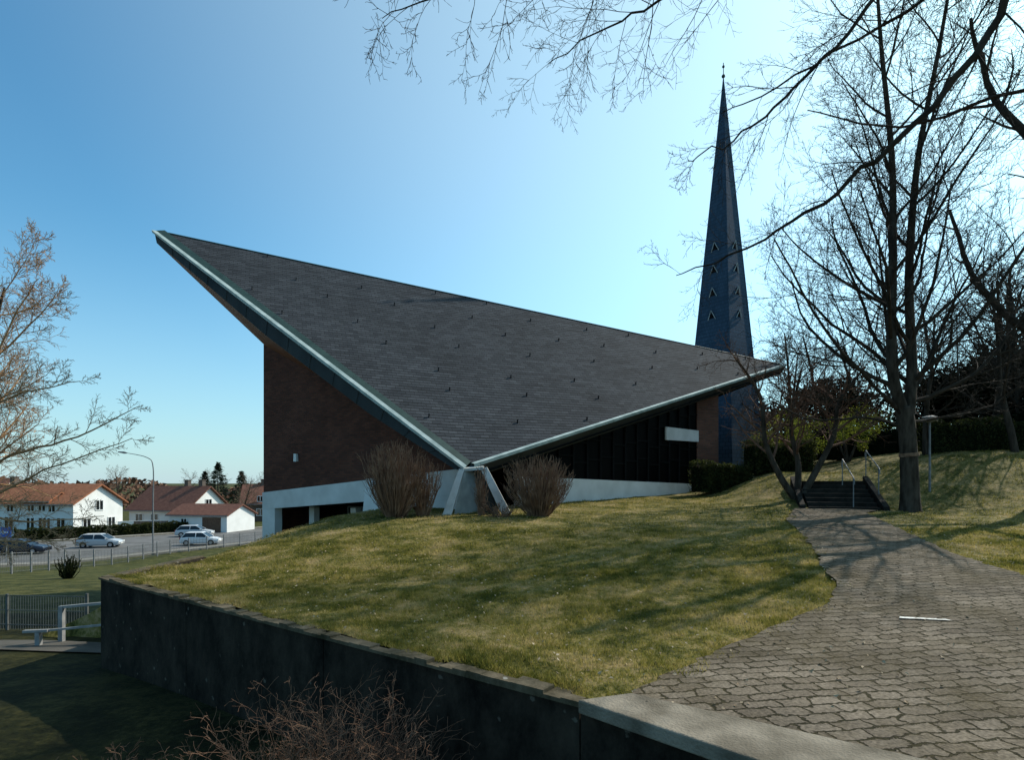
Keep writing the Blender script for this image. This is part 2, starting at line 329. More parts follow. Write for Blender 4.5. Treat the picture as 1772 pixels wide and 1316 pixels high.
# grass blades
CH=np.array([(-10.1,23.5),(-1.3,18.6),(2.13,21.5),(8.6,27),(10,34),(-4,38)])
def blades(n,xr,yr,size,seed,hfun,cond,w=None):
    q=np.random.RandomState(seed)
    x=q.uniform(xr[0],xr[1],n); y=q.uniform(yr[0],yr[1],n)
    k=cond(x,y); x=x[k]; y=y[k]; z=hfun(x,y)+micro(x,y)
    n=len(x); a=q.uniform(0,6.28,n)
    patch=.75+.5*np.sin(x*1.7+y*.9)*np.sin(y*2.1-x)+.35*np.sin(x*5)*np.sin(y*4.4)+.4*np.sin(x*9.3+y*3)*np.sin(y*8.1-x*2)
    ln=size*q.uniform(.4,1.2,n)*np.clip(patch,.2,1.7); w=w or size*.14
    lean=q.uniform(.3,1.3,n)*ln; b=q.uniform(0,6.28,n)
    p=np.empty((n,3,3))
    p[:,0]=np.c_[x-np.cos(a)*w,y-np.sin(a)*w,z-.012]; p[:,1]=np.c_[x+np.cos(a)*w,y+np.sin(a)*w,z-.012]
    p[:,2]=np.c_[x+np.cos(b)*lean,y+np.sin(b)*lean,z+ln]
    return p.reshape(-1,3)
inview=lambda x,y:(np.abs(x)<.93*y+.3)
def lawncond(x,y): return (dwall(x,y)>.2)&(x>-7.0)&~inpoly(x,y,PATHPOLY)&inview(x,y)&~inpoly(x,y,CH)
sets=[blades(240000,(-6.9,9),(4,9.5),.038,1,lawnh,lawncond,.004),blades(120000,(-7,13),(9,14),.045,2,lawnh,lawncond,.007),
      blades(70000,(-9,22),(14,24),.05,3,lawnh,lawncond,.01)]
def fringe(x,y):
    d=np.full(x.shape,9.)
    for p in l[10::1]: d=np.minimum(d,np.hypot(x-p[0],y-p[1]))
    return (d<.12+.09*np.sin(x*7)*np.sin(y*5))&inview(x,y)
sets.append(blades(130000,(.8,9),(4.3,18),.055,4,lawnh,fringe,.004))
sets.append(blades(200000,(-7,.6),(4.2,10),.055,5,lawnh,lambda x,y:(dwall(x,y)>.10+.07*np.sin(x*6)*np.sin(x*2.3))&(dwall(x,y)<.3)&(x>-7),.004))
V=np.concatenate(sets); nt_=len(V)//3
me=bpy.data.meshes.new('grass_blades'); me.vertices.add(len(V)); me.vertices.foreach_set('co',V.ravel())
me.loops.add(nt_*3); me.loops.foreach_set('vertex_index',np.arange(nt_*3,dtype=np.int32))
me.polygons.add(nt_); me.polygons.foreach_set('loop_start',np.arange(0,nt_*3,3,dtype=np.int32)); me.polygons.foreach_set('loop_total',np.full(nt_,3,dtype=np.int32))
me.materials.append(M_blade); me.update(); me.validate()
o=bpy.data.objects.new('grass',me); COL.objects.link(o); o['kind']='stuff'; o['label']='short patchy spring grass blades on the raised lawn'; o['category']='grass'
rng=random.Random(3); mb=MB()
for i in range(4600):
    y=4+ 14*rng.random()**1.5; x=rng.uniform(-6.8,12)
    if abs(x)>.95*y or dwall(x,y)<.2: continue
    z=max(float(lawnh(np.array(x),np.array(y))),-9)+.034; s=rng.uniform(.008,.024); a=rng.uniform(0,6.28)
    if inpoly(np.array([x]),np.array([y]),PATHPOLY)[0] and rng.random()<.6: continue
    c,sn=math.cos(a)*s,math.sin(a)*s; t1=rng.uniform(-.012,.02); t2=rng.uniform(-.012,.02)
    mb.quad((x-c,y-sn,z),(x+sn*.6,y-c*.6,z+t1),(x+c,y+sn,z+t2),(x-sn*.6,y+c*.6,z+.01))
o=solo('fallen_leaves',mb,M_leaf,'dry curled leaves scattered over the grass and path','leaves'); o['kind']='stuff'
# ------------------------------------------------------------------ retaining wall
W0=(-6.9,9.7); W1=(.5,4.2)
rw=thing('retaining_wall',(-3.2,7,-1.3),'old stained concrete retaining wall holding up the lawn','wall')
def seg(mb,a,b,th,z0,z1,zt0,zt1,side=1):
    dx,dy=b[0]-a[0],b[1]-a[1]; L=math.hypot(dx,dy); nx,ny=-dy/L*th*side,dx/L*th*side
    mb.hexa([(a[0],a[1],z0),(b[0],b[1],z1),(b[0]+nx,b[1]+ny,z1),(a[0]+nx,a[1]+ny,z0)],
            [(a[0],a[1],zt0),(b[0],b[1],zt1),(b[0]+nx,b[1]+ny,zt1),(a[0]+nx,a[1]+ny,zt0)])
k=3
for i in range(k):
    mb=MB()
    a=(W0[0]+(W1[0]-W0[0])*i/k,W0[1]+(W1[1]-W0[1])*i/k); b=(W0[0]+(W1[0]-W0[0])*(i+1)/k-.01,W0[1]+(W1[1]-W0[1])*(i+1)/k+.007)
    seg(mb,a,b,.26,-2.6,-2.6,-.03,-.03); part('wall_face',mb,M_wall,rw)
mb=MB(); seg(mb,(.5,4.2),(3.2,1.5),.3,-2.6,-2.6,-.06,-.06); part('wall_face',mb,M_wall,rw)
mb=MB(); seg(mb,(-6.9,9.72),(-7.0,12.8),.22,-2.8,-2.8,-.03,-.06,side=-1); part('wall_face',mb,M_wall,rw)
mb=MB(); n=60; rr=random.Random(8)
for i in range(n):
    a=(W0[0]-.02+(W1[0]-W0[0])*i/n,W0[1]-.03+(W1[1]-W0[1])*i/n); b=(W0[0]-.02+(W1[0]-W0[0])*(i+1)/n,W0[1]-.03+(W1[1]-W0[1])*(i+1)/n)
    h=.012+rr.uniform(-.015,.02)
    seg(mb,a,b,.15+rr.uniform(-.05,.05),-.028,-.028,h,h)
seg(mb,(-6.93,9.75),(-7.03,12.8),.2,-.028,-.058,.01,-.03,side=-1)
part('coping',mb,M_coping,rw)
mb=MB()
mb.hexa([(.47,4.13,-.055),(3.2,1.42,-.055),(3.78,2.22,-.055),(.88,4.27,-.055)],[(.47,4.13,.045),(3.2,1.42,.045),(3.78,2.22,.045),(.88,4.27,.045)])
o=part('slab',mb,M_slab,rw,label='broad pale smooth concrete capping slab')
bv=o.modifiers.new('b','BEVEL'); bv.width=.012; bv.segments=2
# ------------------------------------------------------------------ church
ch=thing('church',(0,26,0),'modern brick church with steep dark slate tent roof','church')
Ai=Vector((-14.0,23.3,11.67)); Ao=Vector((-14.35,23.0,11.65)); Bi=Vector((-1.25,17.6,2.13)); Bo=Vector((-1.42,17.3,2.02)); C=Vector((14.54,31,7.89))
D=Vector((2,44,3.2))
nrm=(C-Bi).cross(Ai-Bi).normalized()
e1=Vector((-nrm.y,nrm.x,0)).normalized(); e2=nrm.cross(e1).normalized()
if e2.z<0: e2=-e2
if e1.x<0: e1=-e1
def roofuv(co):
    p=co-Bi; return (p.dot(e1)+50,p.dot(e2)+50)
mb=MB(); K=40
rows=[]
for i in range(K+1):
    s=i/K; a=Bi.lerp(Ai,s); c=Bi.lerp(C,s); row=[]
    for j in range(K+1):
        t_=j/K; p=a.lerp(c,t_); p=p-nrm*(.28*4*t_*(1-t_)*s*(1-s)); row.append(p)
    rows.append(row)
for row in rows:
    for p in row: mb.v.append(tuple(p))
for i in range(K):
    for j in range(K):
        mb.f.append((i*(K+1)+j,i*(K+1)+j+1,(i+1)*(K+1)+j+1,(i+1)*(K+1)+j))
mb.poly([C,D,Ai])
roof=part('roof',mb,M_slate,ch,uvf=roofuv,smooth=False)
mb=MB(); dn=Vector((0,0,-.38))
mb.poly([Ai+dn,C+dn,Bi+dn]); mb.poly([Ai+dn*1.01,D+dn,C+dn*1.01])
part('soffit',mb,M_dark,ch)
def ruled(mb,P,Q):
    for i in range(len(P)-1): mb.quad(P[i],P[i+1],Q[i+1],Q[i])
NS=28
def line(a,b,n=NS): return [a.lerp(b,i/n) for i in range(n+1)]
u_out=Vector((-.39,-.92,0))
L0=line(Ai,Bi); L0b=[p+Vector((0,0,.10)) for p in L0]
L1=line(Ao+Vector((.11,.12,.03)),Bo+Vector((.06,.11,.08)))
L2=line(Ao,Bo)
L2b=[p+Vector((.02,.03,-(.10+.03*math.sin(math.pi*i/NS)))) for i,p in enumerate(L2)]
key=[Vector((-14.17,23.05,11.15)),Vector((-11.41,21.75,8.98)),Vector((-8.71,20.6,6.78)),Vector((-4.6,18.8,3.80)),Vector((-1.75,17.5,2.0))]
ts=[0,.22,.435,.755,1]
L3=[]
for i in range(NS+1):
    t_=i/NS
    for k in range(4):
        if t_<=ts[k+1]+1e-9: break
    L3.append(key[k].lerp(key[k+1],(t_-ts[k])/(ts[k+1]-ts[k])))
mb=MB(); ruled(mb,L0,L0b); ruled(mb,L0b,L1); part('gutter',mb,M_cud,ch)
mb=MB(); ruled(mb,L1,L2); ruled(mb,L2,L2b); mb.quad(Ai,L1[0],L2[0],L2b[0]); part('roof_edge',mb,M_cu,ch)
mb=MB(); L2c=[p+Vector((.05,.08,-.02)) for p in L2b]; ruled(mb,L2b,L2c); ruled(mb,L2c,L3)
mb.poly([L2c[0],L3[0],Ai+dn]); part('fascia',mb,M_fas,ch,label='dark slanted sheet-metal fascia below the copper edge')
for i in range(2,NS,2):
    mb=MB(); a=L2c[i]; b=L3[i]; mb.tube([a+u_out*.01,b+u_out*.01],[.012,.012],4)
    part('fascia_seam',mb,M_fas,ch)
Lt=Vector((-10.0,23.5,7.12)); Wt=Vector((-1.3,18.6,2.3))
mb=MB()
for i in range(NS):
    s0,s1=i/NS,(i+1)/NS
    a=Lt.lerp(Wt,max(0,(s0-.3)/.7)); b=Lt.lerp(Wt,max(0,(s1-.3)/.7)); mb.quad(L3[i],L3[i+1],b,a)
mb.poly([L3[0],Lt,Ai+dn])
part('eave_lining',mb,M_wood,ch,label='reddish timber boarding under the projecting roof tip')
mb=MB(); E0=line(Bi,C); up1=Vector((.02,-.03,.06)); ou=Vector((.12,-.15,.02)); lo=Vector((.10,-.13,-.08))
ruled(mb,[p+up1*0 for p in E0],[p+up1 for p in E0]); ruled(mb,[p+up1 for p in E0],[p+ou for p in E0]); ruled(mb,[p+ou for p in E0],[p+lo for p in E0])
part('roof_edge',mb,M_cu,ch)
mb=MB(); ruled(mb,[p+lo for p in E0],[p+Vector((0,.25,-.42)) for p in E0]); part('fascia',mb,M_fas,ch)
mb=MB(); r0=line(Ai,C); mb.tube([p+Vector((0,0,.01)) for p in r0],[.03]*len(r0),5); part('ridge_capping',mb,M_cud,ch)
# snow guards
gm=MB(); gm.box((0,0,.05),(.028,.05,.13)); gm.box((0,-.02,.10),(.045,.03,.03))
first=None; rg=random.Random(6)
for iv in range(0,12):
    for iu in range(-12,14):
        u_=iu*2.9+(iv%2)*1.45+iv*.35+rg.uniform(-.5,.5); v_=.9+iv*1.5+rg.uniform(-.25,.25)
        p=Bi+e1*u_+e2*v_
        a=Ai-Bi;c=C-Bi;q=p-Bi
        aa,ac,cc=a.dot(a),a.dot(c),c.dot(c); qa,qc=q.dot(a),q.dot(c); den=aa*cc-ac*ac
        s=(cc*qa-ac*qc)/den; t_=(aa*qc-ac*qa)/den
        if s<.015 or t_<.015 or s+t_>.99: continue
        sc=(s+t_); tt=t_/sc if sc>0 else 0
        p=p-nrm*(.28*4*tt*(1-tt)*sc*(1-sc))
        if first is None:
            first=mesh_obj('snow_guard',gm,M_hook); g=first
        else:
            g=first.copy(); COL.objects.link(g)
        g.parent=roof
        g.location=p; g.rotation_euler=(0,0,.4)
# walls
wd=Vector((8.7,-4.9,0)); wdn=wd.normalized()
WL=Vector((-10.1,23.5,0)); 
def wp(s,z,off=0):
    p=WL+wd*s; return Vector((p.x-.49*off,p.y-.87*off,z))
def leftuv(co): return ((co-WL).dot(wdn)+20,co.z+10)
mb=MB()
bt=lambda s:1.18+.88*s
topz=lambda s:7.12-4.7*s
for i in range(10):
    s0,s1=i/10,(i+1)/10; mb.quad(wp(s0,bt(s0)),wp(s1,bt(s1)),wp(s1,topz(s1)+.3),wp(s0,topz(s0)+.1))
o=part('wall',mb,M_brick,ch,uvf=leftuv,label='dark red-brown brick wall under the rising roof edge')
mb=MB()
BK=Vector((-4,38,0)); BR=Vector((10,34,0))
def zr(x,y): return Bi.z+(-(nrm.x*(x-Bi.x)+nrm.y*(y-Bi.y)))/nrm.z-.5
mb.quad((WL.x,WL.y,-3.5),(WL.x,WL.y,7.2),(BK.x,BK.y,7.0),(BK.x,BK.y,-3.5))
mb.quad((BK.x,BK.y,-3.5),(BK.x,BK.y,7),(BR.x,BR.y,6),(BR.x,BR.y,0))
part('wall',mb,M_brick,ch,uvf=lambda c:(c.y*.9+c.x*.3+20,c.z+10))
def slabw(mb,s0,s1,z00,z01,z10,z11,th=.35,proud=.06):
    a,b=wp(s0,0,proud),wp(s1,0,proud); c,d=wp(s1,0,proud-th),wp(s0,0,proud-th)
    mb.hexa([(a.x,a.y,z00),(b.x,b.y,z01),(c.x,c.y,z01),(d.x,d.y,z00)],[(a.x,a.y,z10),(b.x,b.y,z11),(c.x,c.y,z11),(d.x,d.y,z10)])
bb=lambda s:.50+.72*s
mb=MB()
slabw(mb,0,1.0,bb(0),bb(1),bt(0),bt(1))
slabw(mb,0,.075,-3.4,-3.4,bb(0)-.003,bb(.075)-.003)
slabw(mb,.59,1.0,-2.5,0,bb(.59)-.003,bb(1)-.003)
part('plinth',mb,M_white,ch,label='white rendered basement band with deep opening')
mb=MB(); s=.60
mb.hexa([wp(s-.0,-1.5,.9),wp(s+.13,-1.5,.9),wp(s+.13,-1.5,.07),wp(s-.0,-1.5,.07)],[wp(s-.03,1.72,.12),wp(s+.02,1.75,.12),wp(s+.02,1.75,.07),wp(s-.03,1.72,.07)])
part('buttress',mb,M_white,ch)
for s in (.17,.40):
    mb=MB(); p=wp(s,0,-1.1); mb.box((p.x,p.y,-1.2),(.28,.28,3.6),-.51); part('column',mb,M_white,ch)
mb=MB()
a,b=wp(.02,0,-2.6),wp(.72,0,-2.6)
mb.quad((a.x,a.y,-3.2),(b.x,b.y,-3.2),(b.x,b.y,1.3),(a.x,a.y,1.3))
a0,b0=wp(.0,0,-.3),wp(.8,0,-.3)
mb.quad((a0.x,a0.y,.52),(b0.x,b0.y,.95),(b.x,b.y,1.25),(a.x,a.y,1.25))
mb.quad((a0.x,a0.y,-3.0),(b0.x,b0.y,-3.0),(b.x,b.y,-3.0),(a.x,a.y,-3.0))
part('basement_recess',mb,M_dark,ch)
for s0,s1 in ((.42,.60),(.22,.38)):
    mb=MB()
    mb.box(tuple((wp((s0+s1)/2,.55,-2.5))),( (s1-s0)*10,.06,.07),-.513)
    mb.box(tuple((wp((s0+s1)/2,.0,-2.5))),( (s1-s0)*10,.06,.05),-.513)
    for s in (s0,s1,(s0+s1)/2): mb.box(tuple(wp(s,-.4,-2.5)),(.06,.06,1.9),-.513)
    part('window_frame',mb,M_rail,ch)
mb=MB(); p=wp(.20,2.55,.08); mb.box(tuple(p),(.16,.10,.30),-.513,top=.9); part('wall_lamp',mb,M_lampg,ch)
# right wing
R0=Vector((2.13,21.5,0)); R1=Vector((8.6,27,0)); rd=(R1-R0); rdn=rd.normalized(); rn=Vector((rdn.y,-rdn.x,0))
def rp(s,z,off=0): p=R0+rd*s+rn*off; return Vector((p.x,p.y,z))
mb=MB()
S=[-.36]+[i/10 for i in range(-3,11)]
for s0,s1 in zip(S[:-1],S[1:]):
    q0=rp(s0,0);q1=rp(s1,0)
    mb.quad(rp(s0,1.0),rp(s1,1.0),rp(s1,zr(q1.x,q1.y)+.1),rp(s0,zr(q0.x,q0.y)+.1))
part('window',mb,M_eglass,ch,label='dark glazed entrance wall beneath the eave')
mb=MB()
for i in range(0,15):
    s=-.25+i*.09; q=rp(s,0); zt=zr(q.x,q.y)
    mb.box((q.x+rn.x*.04,q.y+rn.y*.04,(1.5+zt)/2),(.07,.07,max(.2,zt-1.5)),math.atan2(rd.y,rd.x))
for z in (2.35,3.1,3.9,4.6):
    for i in range(0,14):
        s=-.25+(i+.5)*.09; q=rp(s,0)
        if zr(q.x,q.y)>z+.3: mb.box((q.x+rn.x*.04,q.y+rn.y*.04,z+(i%3)*.12),(.68,.05,.05),math.atan2(rd.y,rd.x))
part('window_frame',mb,M_frame,ch)
mb=MB()
def slabr(mb,s0,s1,z00,z01,z10,z11,pr=.12,th=.3):
    mb.hexa([rp(s0,z00,pr),rp(s1,z01,pr),rp(s1,z01,pr-th),rp(s0,z00,pr-th)],[rp(s0,z10,pr),rp(s1,z11,pr),rp(s1,z11,pr-th),rp(s0,z10,pr-th)])
slabr(mb,-.3,.96,.2,.6,1.80,1.52)
part('plinth',mb,M_white,ch)
mb=MB(); slabr(mb,.70,1.0,3.45,3.48,4.02,4.0,.14,.08); part('door_canopy',mb,M_white,ch,label='plain white horizontal panel over the entrance')
mb=MB()
mb.hexa([(8.62,26.95,.8),(9.75,27.3,.8),(9.6,28.2,.8),(8.5,27.9,.8)],[(8.62,26.95,5.75),(9.75,27.3,5.9),(9.6,28.2,6.4),(8.5,27.9,6.2)])
mb.quad((9.6,28.2,.5),(9.6,28.2,6.2),(10,34,6.2),(10,34,.5))
part('wall',mb,M_brick2,ch,uvf=lambda c:(c.x*.95+c.y*.3+20,c.z+10),label='sunlit red brick end pier')
def leg(t0,t1,b0,b1,th):
    o_=Vector((0,th,0)); mb=MB(); mb.hexa([b0,b1,b1+o_,b0+o_],[t0,t1,t1+o_,t0+o_]); part('roof_support',mb,M_leg,ch,label='splayed pale leg carrying the low roof corner')
leg(Vector((-1.58,17.25,2.0)),Vector((-1.42,17.2,1.98)),Vector((-2.15,16.95,.35)),Vector((-1.85,16.85,.35)),.22)
leg(Vector((-.95,17.45,2.0)),Vector((-.76,17.5,2.06)),Vector((-.22,17.15,.45)),Vector((.06,17.2,.5)),.22)
mb=MB()
mb.poly([(-1.42,17.26,1.95),(-1.80,17.05,.3),(-.95,17.85,.3),(-1.16,17.70,1.98)])
part('support_cladding',mb,M_cuc,ch)
mb=MB()
mb.poly([(-1.16,17.70,1.98),(-.95,17.85,.3),(-.25,17.30,.35),(-.93,17.48,1.95)])
part('support_cladding',mb,M_fas,ch)
mb=MB(); mb.hexa([(-1.5,17.2,1.93),(-.82,17.4,1.97),(-.9,18.1,2.0),(-1.6,18.0,1.95)],[(-1.46,17.2,2.0),(-.87,17.42,2.05),(-.9,18.1,2.2),(-1.5,18.0,2.1)])
part('bearing_block',mb,M_cuc,ch)
# ------------------------------------------------------------------ bell tower
TX,TY=13.9,38.0; zb=.8; za=28.2
bt_=thing('bell_tower',(TX,TY,zb),'slender blue-grey slate-clad pointed bell tower beside the church','tower')
hd0=2.78; cor=[]
for k in range(4):
    a=R(-99+90*k); cor.append(Vector((TX+hd0*math.cos(a),TY+hd0*math.sin(a),zb)))
apex=Vector((TX,TY,za))
mb=MB()
lv=24
for k in range(4):
    a,b=cor[k],cor[(k+1)%4]
    for i in range(lv):
        s0,s1=i/lv,(i+1)/lv*.9995
        mb.quad(a.lerp(apex,s0),b.lerp(apex,s0),b.lerp(apex,s1),a.lerp(apex,s1))
part('shaft',mb,M_tslate,bt_,uvf=lambda c:((c.x-TX)*1.4+10+math.copysign(3,c.y-TY),c.z))
for k in range(4):
    mb=MB(); mb.tube([cor[k],apex],[.04,.03],5)
    part('corner_flashing',mb,M_tslate,bt_,uvf=lambda c:(c.x,c.z))
mb=MB(); mb.cyl((TX,TY,za-.4),(TX,TY,za+1.0),.025,6); mb.ball((TX,TY,za+.12),.12); mb.ball((TX,TY,za+.75),.09)
part('finial',mb,M_cud,bt_)
vm=None
for k in (3,0):
    a,b=cor[k],cor[(k+1)%4]
    for zi,z in enumerate((12.4,13.9,15.4,16.9)):
        s=(z-zb)/(za-zb); m=a.lerp(b,.47).lerp(apex,s); fn=((a+b)/2-Vector((TX,TY,zb))).normalized()
        if vm is None:
            q=MB()
            q.hexa([(-.22,0,-.24),(.22,0,-.24),(.22,.3,-.24),(-.22,.3,-.24)],[(-.01,-.07,.24),(.01,-.07,.24),(.01,.3,.24),(-.01,.3,.24)])
            fr=MB(); fr.cyl((-.28,-.03,-.29),(0,-.12,.30),.025,5); fr.cyl((.28,-.03,-.29),(0,-.12,.30),.025,5)
            vm=(mesh_obj('louvre',q,M_dark),mesh_obj('louvre_frame',fr,M_cuc)); pair=vm
        else:
            pair=(vm[0].copy(),vm[1].copy())
            for g in pair: COL.objects.link(g)
        rz=math.atan2(fn.y,fn.x)+math.pi/2
        pair[0].parent=bt_; pair[0].location=m-bt_.location+fn*.01; pair[0].rotation_euler=(0,0,rz)
        pair[1].parent=pair[0]; pair[1].location=(0,0,0); pair[1].rotation_euler=(0,0,0)
# ------------------------------------------------------------------ trees
GA=2.39996
def spawn(Cb,rng,pts,rs_,L,lvl,P,k,t0,t1=1.0):
    m=len(pts)-1; az=rng.uniform(0,6.28)
    for j in range(k):
        t_=t0+(t1-t0)*(j+rng.random())/k; f=t_*m; i=min(int(f),m-1)
        p=pts[i].lerp(pts[i+1],f-i); d=(pts[i+1]-pts[i]).normalized(); r=rs_[i]+(rs_[i+1]-rs_[i])*(f-i)
        az+=GA+rng.uniform(-.4,.4)
        ref=Vector((0,0,1)) if abs(d.z)<.9 else Vector((1,0,0))
        a=d.cross(ref).normalized(); b=d.cross(a)
        pe=a*math.cos(az)+b*math.sin(az); an=R(rng.gauss(P['ang'][lvl],9))
        nd=d*math.cos(an)+pe*math.sin(an)
        l_=L*P['rat'][lvl]*(1.08-.6*(t_-t0)/(1.001-t0))*rng.uniform(.7,1.2)
        grow(None,Cb,rng,p,nd,l_,max(min(r*P['rr'],l_*P.get('slim',.022)),P['rmin']),lvl,P)
def grow(Tb,Cb,rng,p,d,L,r,lvl,P):
    n=P['seg'][lvl]; pts=[p]; rs_=[r]; step=L/n; w=P['wob'][lvl]
    for i in range(n):
        d=(d+Vector((rng.gauss(0,w),rng.gauss(0,w),rng.gauss(0,w)+P['up'][lvl]))).normalized()
        p=p+d*step; pts.append(p); rs_.append(max(r*(1-.75*(i+1)/n),P['rmin']*.6))
    (Tb or Cb).tube(pts,rs_,P['sides'][lvl],cap=False)
    if lvl<P['max']: spawn(Cb,rng,pts,rs_,L,lvl+1,P,P['n'][lvl],P['t0'][lvl])
def smoothpts(pts,n):
    P_=[Vector(p) for p in pts]; out=[]
    m=len(P_)-1
    for i in range(m):
        p0=P_[max(i-1,0)];p1=P_[i];p2=P_[i+1];p3=P_[min(i+2,m)]
        for j in range(n):
            t_=j/n; out.append(.5*((2*p1)+(p2-p0)*t_+(2*p0-5*p1+4*p2-p3)*t_*t_+(3*p1-p0-3*p2+p3)*t_**3))
    out.append(P_[-1]); return out
def limb(Cb,rng,pts,r0,r1,P,k,t0=.15,L=None,lvl=2,sides=7,t1=1.0):
    q=smoothpts(pts,5); 
    q=[p+Vector((rng.gauss(0,.025),rng.gauss(0,.025),rng.gauss(0,.025))) if 0<i<len(q)-1 else p for i,p in enumerate(q)]
    rr_=[r0+(r1-r0)*i/(len(q)-1) for i in range(len(q))]
    Cb.tube(q,rr_,sides,cap=False)
    spawn(Cb,rng,q,rr_,L or 3,lvl,P,k,t0,t1)
P_big=dict(seg=[8,8,6,5,3,3],wob=[.05,.08,.10,.12,.14,.1],up=[.02,.10,.08,.06,.03,0],sides=[10,7,5,4,3,3],n=[16,10,8,5,0,0],t0=[.2,.12,.12,.15,.1,.1],
           ang=[0,48,44,42,42,40],rat=[1,.46,.52,.52,.55,.5],rr=.45,rmin=.0066,max=4,slim=.0155)
tx,ty=12.4,18.0; tz=U(tx,ty)-.05
t=thing('bare_tree',(tx,ty,tz),'tall leafless forked tree with wrapped trunk beside the steps','tree')
rng=random.Random(11); T=MB(); Cr=MB()
low_tr=smoothpts([(tx,ty,tz-.1),(tx-.02,ty,tz+1.2),(tx-.1,ty,tz+2.6),(tx-.2,ty,tz+3.3)],5)
T.tube(low_tr,[.38,.31,.28,.265,.255,.25,.245,.24,.24,.24,.24,.24,.24,.24,.24,.23][:len(low_tr)],12)
st1=smoothpts([(tx-.22,ty,tz+3.1),(tx-.65,ty-.1,tz+4.6),(tx-.55,ty,tz+7.5),(tx-.5,ty+.1,tz+11),(tx-.9,ty,tz+14.5),(tx-1.1,ty,tz+17.5)],5)
st2=smoothpts([(tx-.05,ty,tz+3.1),(tx+.12,ty+.1,tz+4.6),(tx+.1,ty+.2,tz+7.5),(tx+.3,ty+.1,tz+11),(tx+.9,ty,tz+14.5),(tx+1.5,ty,tz+18)],5)
for st in (st1,st2):
    n=len(st); rr_=[.17*(1-.88*i/(n-1))+.01 for i in range(n)]
    T.tube(st,rr_,9,cap=False)
    spawn(Cr,rng,st,rr_,12.5,1,P_big,22,.06)
limb(Cr,rng,[(tx-.2,ty,tz+3.0),(tx-1.3,ty-.3,tz+3.9),(tx-3,ty-.6,tz+5.6),(tx-4.6,ty-.8,tz+8.2)],.075,.02,P_big,13,L=4.8)
limb(Cr,rng,[(tx,ty,tz+3.4),(tx+1.6,ty-.3,tz+4.2),(tx+3,ty-.4,tz+5.8),(tx+4.3,ty-.6,tz+8.5)],.075,.02,P_big,13,L=4.8)
limb(Cr,rng,[(tx,ty,tz+2.6),(tx-1.2,ty+.3,tz+3.0),(tx-2.8,ty+.3,tz+2.9),(tx-4.2,ty+.2,tz+3.5)],.05,.02,P_big,9,L=3)
limb(Cr,rng,[(tx,ty,tz+2.8),(tx+1.2,ty+.3,tz+3.0),(tx+2.8,ty+.3,tz+3.4),(tx+4.4,ty+.2,tz+4.6)],.05,.02,P_big,10,L=3.5)
part('trunk',T,M_bark,t,smooth=True); part('crown',Cr,M_twig,t)
mb=MB(); mb.tube([Vector((tx-.03,ty,tz+1.75)),Vector((tx-.04,ty,tz+1.86))],[.275,.27],12,cap=False); part('trunk_wrap',mb,M_stem,t)
# sturdy tree added off to the right so its limbs shadow path and lawn
P_sh=dict(seg=[8,8,6,5,3,3],wob=[.05,.10,.12,.14,.14,.1],up=[.02,.03,.04,.03,.0,0],sides=[10,7,5,4,3,3],n=[0,7,5,0,0,0],t0=[.2,.2,.2,.15,.1,.1],
           ang=[0,50,46,44,42,40],rat=[1,.55,.5,.5,.55,.5],rr=.6,rmin=.012,max=3,slim=.03)
hx,hy=17.2,18.2; hz_=U(hx,hy)-.1
t=thing('bare_tree',(hx,hy,hz_),'sturdy leafless tree with stout limbs, added to shadow the path','tree')
rng=random.Random(29); T=MB(); Cr=MB()
st=smoothpts([(hx,hy,hz_),(hx+.1,hy,hz_+4),(hx-.1,hy,hz_+8),(hx+.2,hy,hz_+12),(hx,hy,hz_+16)],5); rr_=[.30*(1-.8*i/20)+.02 for i in range(21)]
T.tube(st,rr_,10,cap=False)
for q in ([(hx,hy,hz_+4.5),(hx-1.2,hy+1.5,hz_+7),(hx-1.0,hy+3.2,hz_+10.5)],[(hx,hy,hz_+5.5),(hx+1.6,hy-1.4,hz_+8),(hx+2.4,hy-2.2,hz_+12)],[(hx,hy,hz_+7),(hx-1.2,hy-1.0,hz_+9.6),(hx-1.4,hy-1.8,hz_+13.5)],[(hx,hy,hz_+8.5),(hx+1.2,hy+1.4,hz_+11),(hx+1.6,hy+2.8,hz_+14.5)],[(hx,hy,hz_+10.5),(hx-1.3,hy+.8,hz_+13),(hx-1.8,hy+1.2,hz_+16)]):
    limb(Cr,rng,q,.15,.05,P_sh,8,L=4.2)
part('trunk',T,M_bark,t,smooth=True); part('crown',Cr,M_twig,t)
P_near=dict(seg=[8,8,7,6,4,3],wob=[.05,.09,.10,.15,.2,.2],up=[0,0,-.035,-.02,.02,0],sides=[10,8,6,5,4,3],n=[0,0,8,5,3,0],t0=[.2,.2,.15,.12,.15,.1],
            ang=[0,45,42,42,45,45],rat=[1,.5,.62,.48,.38,.4],rr=.36,rmin=.0029,max=4,slim=.0085)
t=thing('overhanging_tree',(8.9,6,U(8.9,6)),'leafless tree reaching long drooping limbs out over the lawn','tree')
rng=random.Random(23); T=MB(); Cr=MB()
T.tube(smoothpts([(8.9,6,0),(8.8,6,3),(8.6,6.1,6),(8.3,6,9),(8.2,6,12)],4),[.3-.012*i for i in range(17)],12)
limb(Cr,rng,[(8.5,6.1,6.6),(7.4,6.6,7.9),(6.3,7,8.1),(5.85,7.1,7.1),(4.98,7.5,6.0),(4.27,8,5.5),(3.4,8.4,5.0),(2.5,8.8,4.75)],.075,.006,P_near,16,t0=.3,L=2.4)
limb(Cr,rng,[(8.4,6,7.3),(6.8,6.4,8.6),(5.0,6.8,8.1),(4.1,7.0,7.1),(3.4,7.2,6.4),(2.9,7.6,6.1),(2.4,7.9,6.0)],.04,.006,P_near,13,t0=.4,L=2.0)
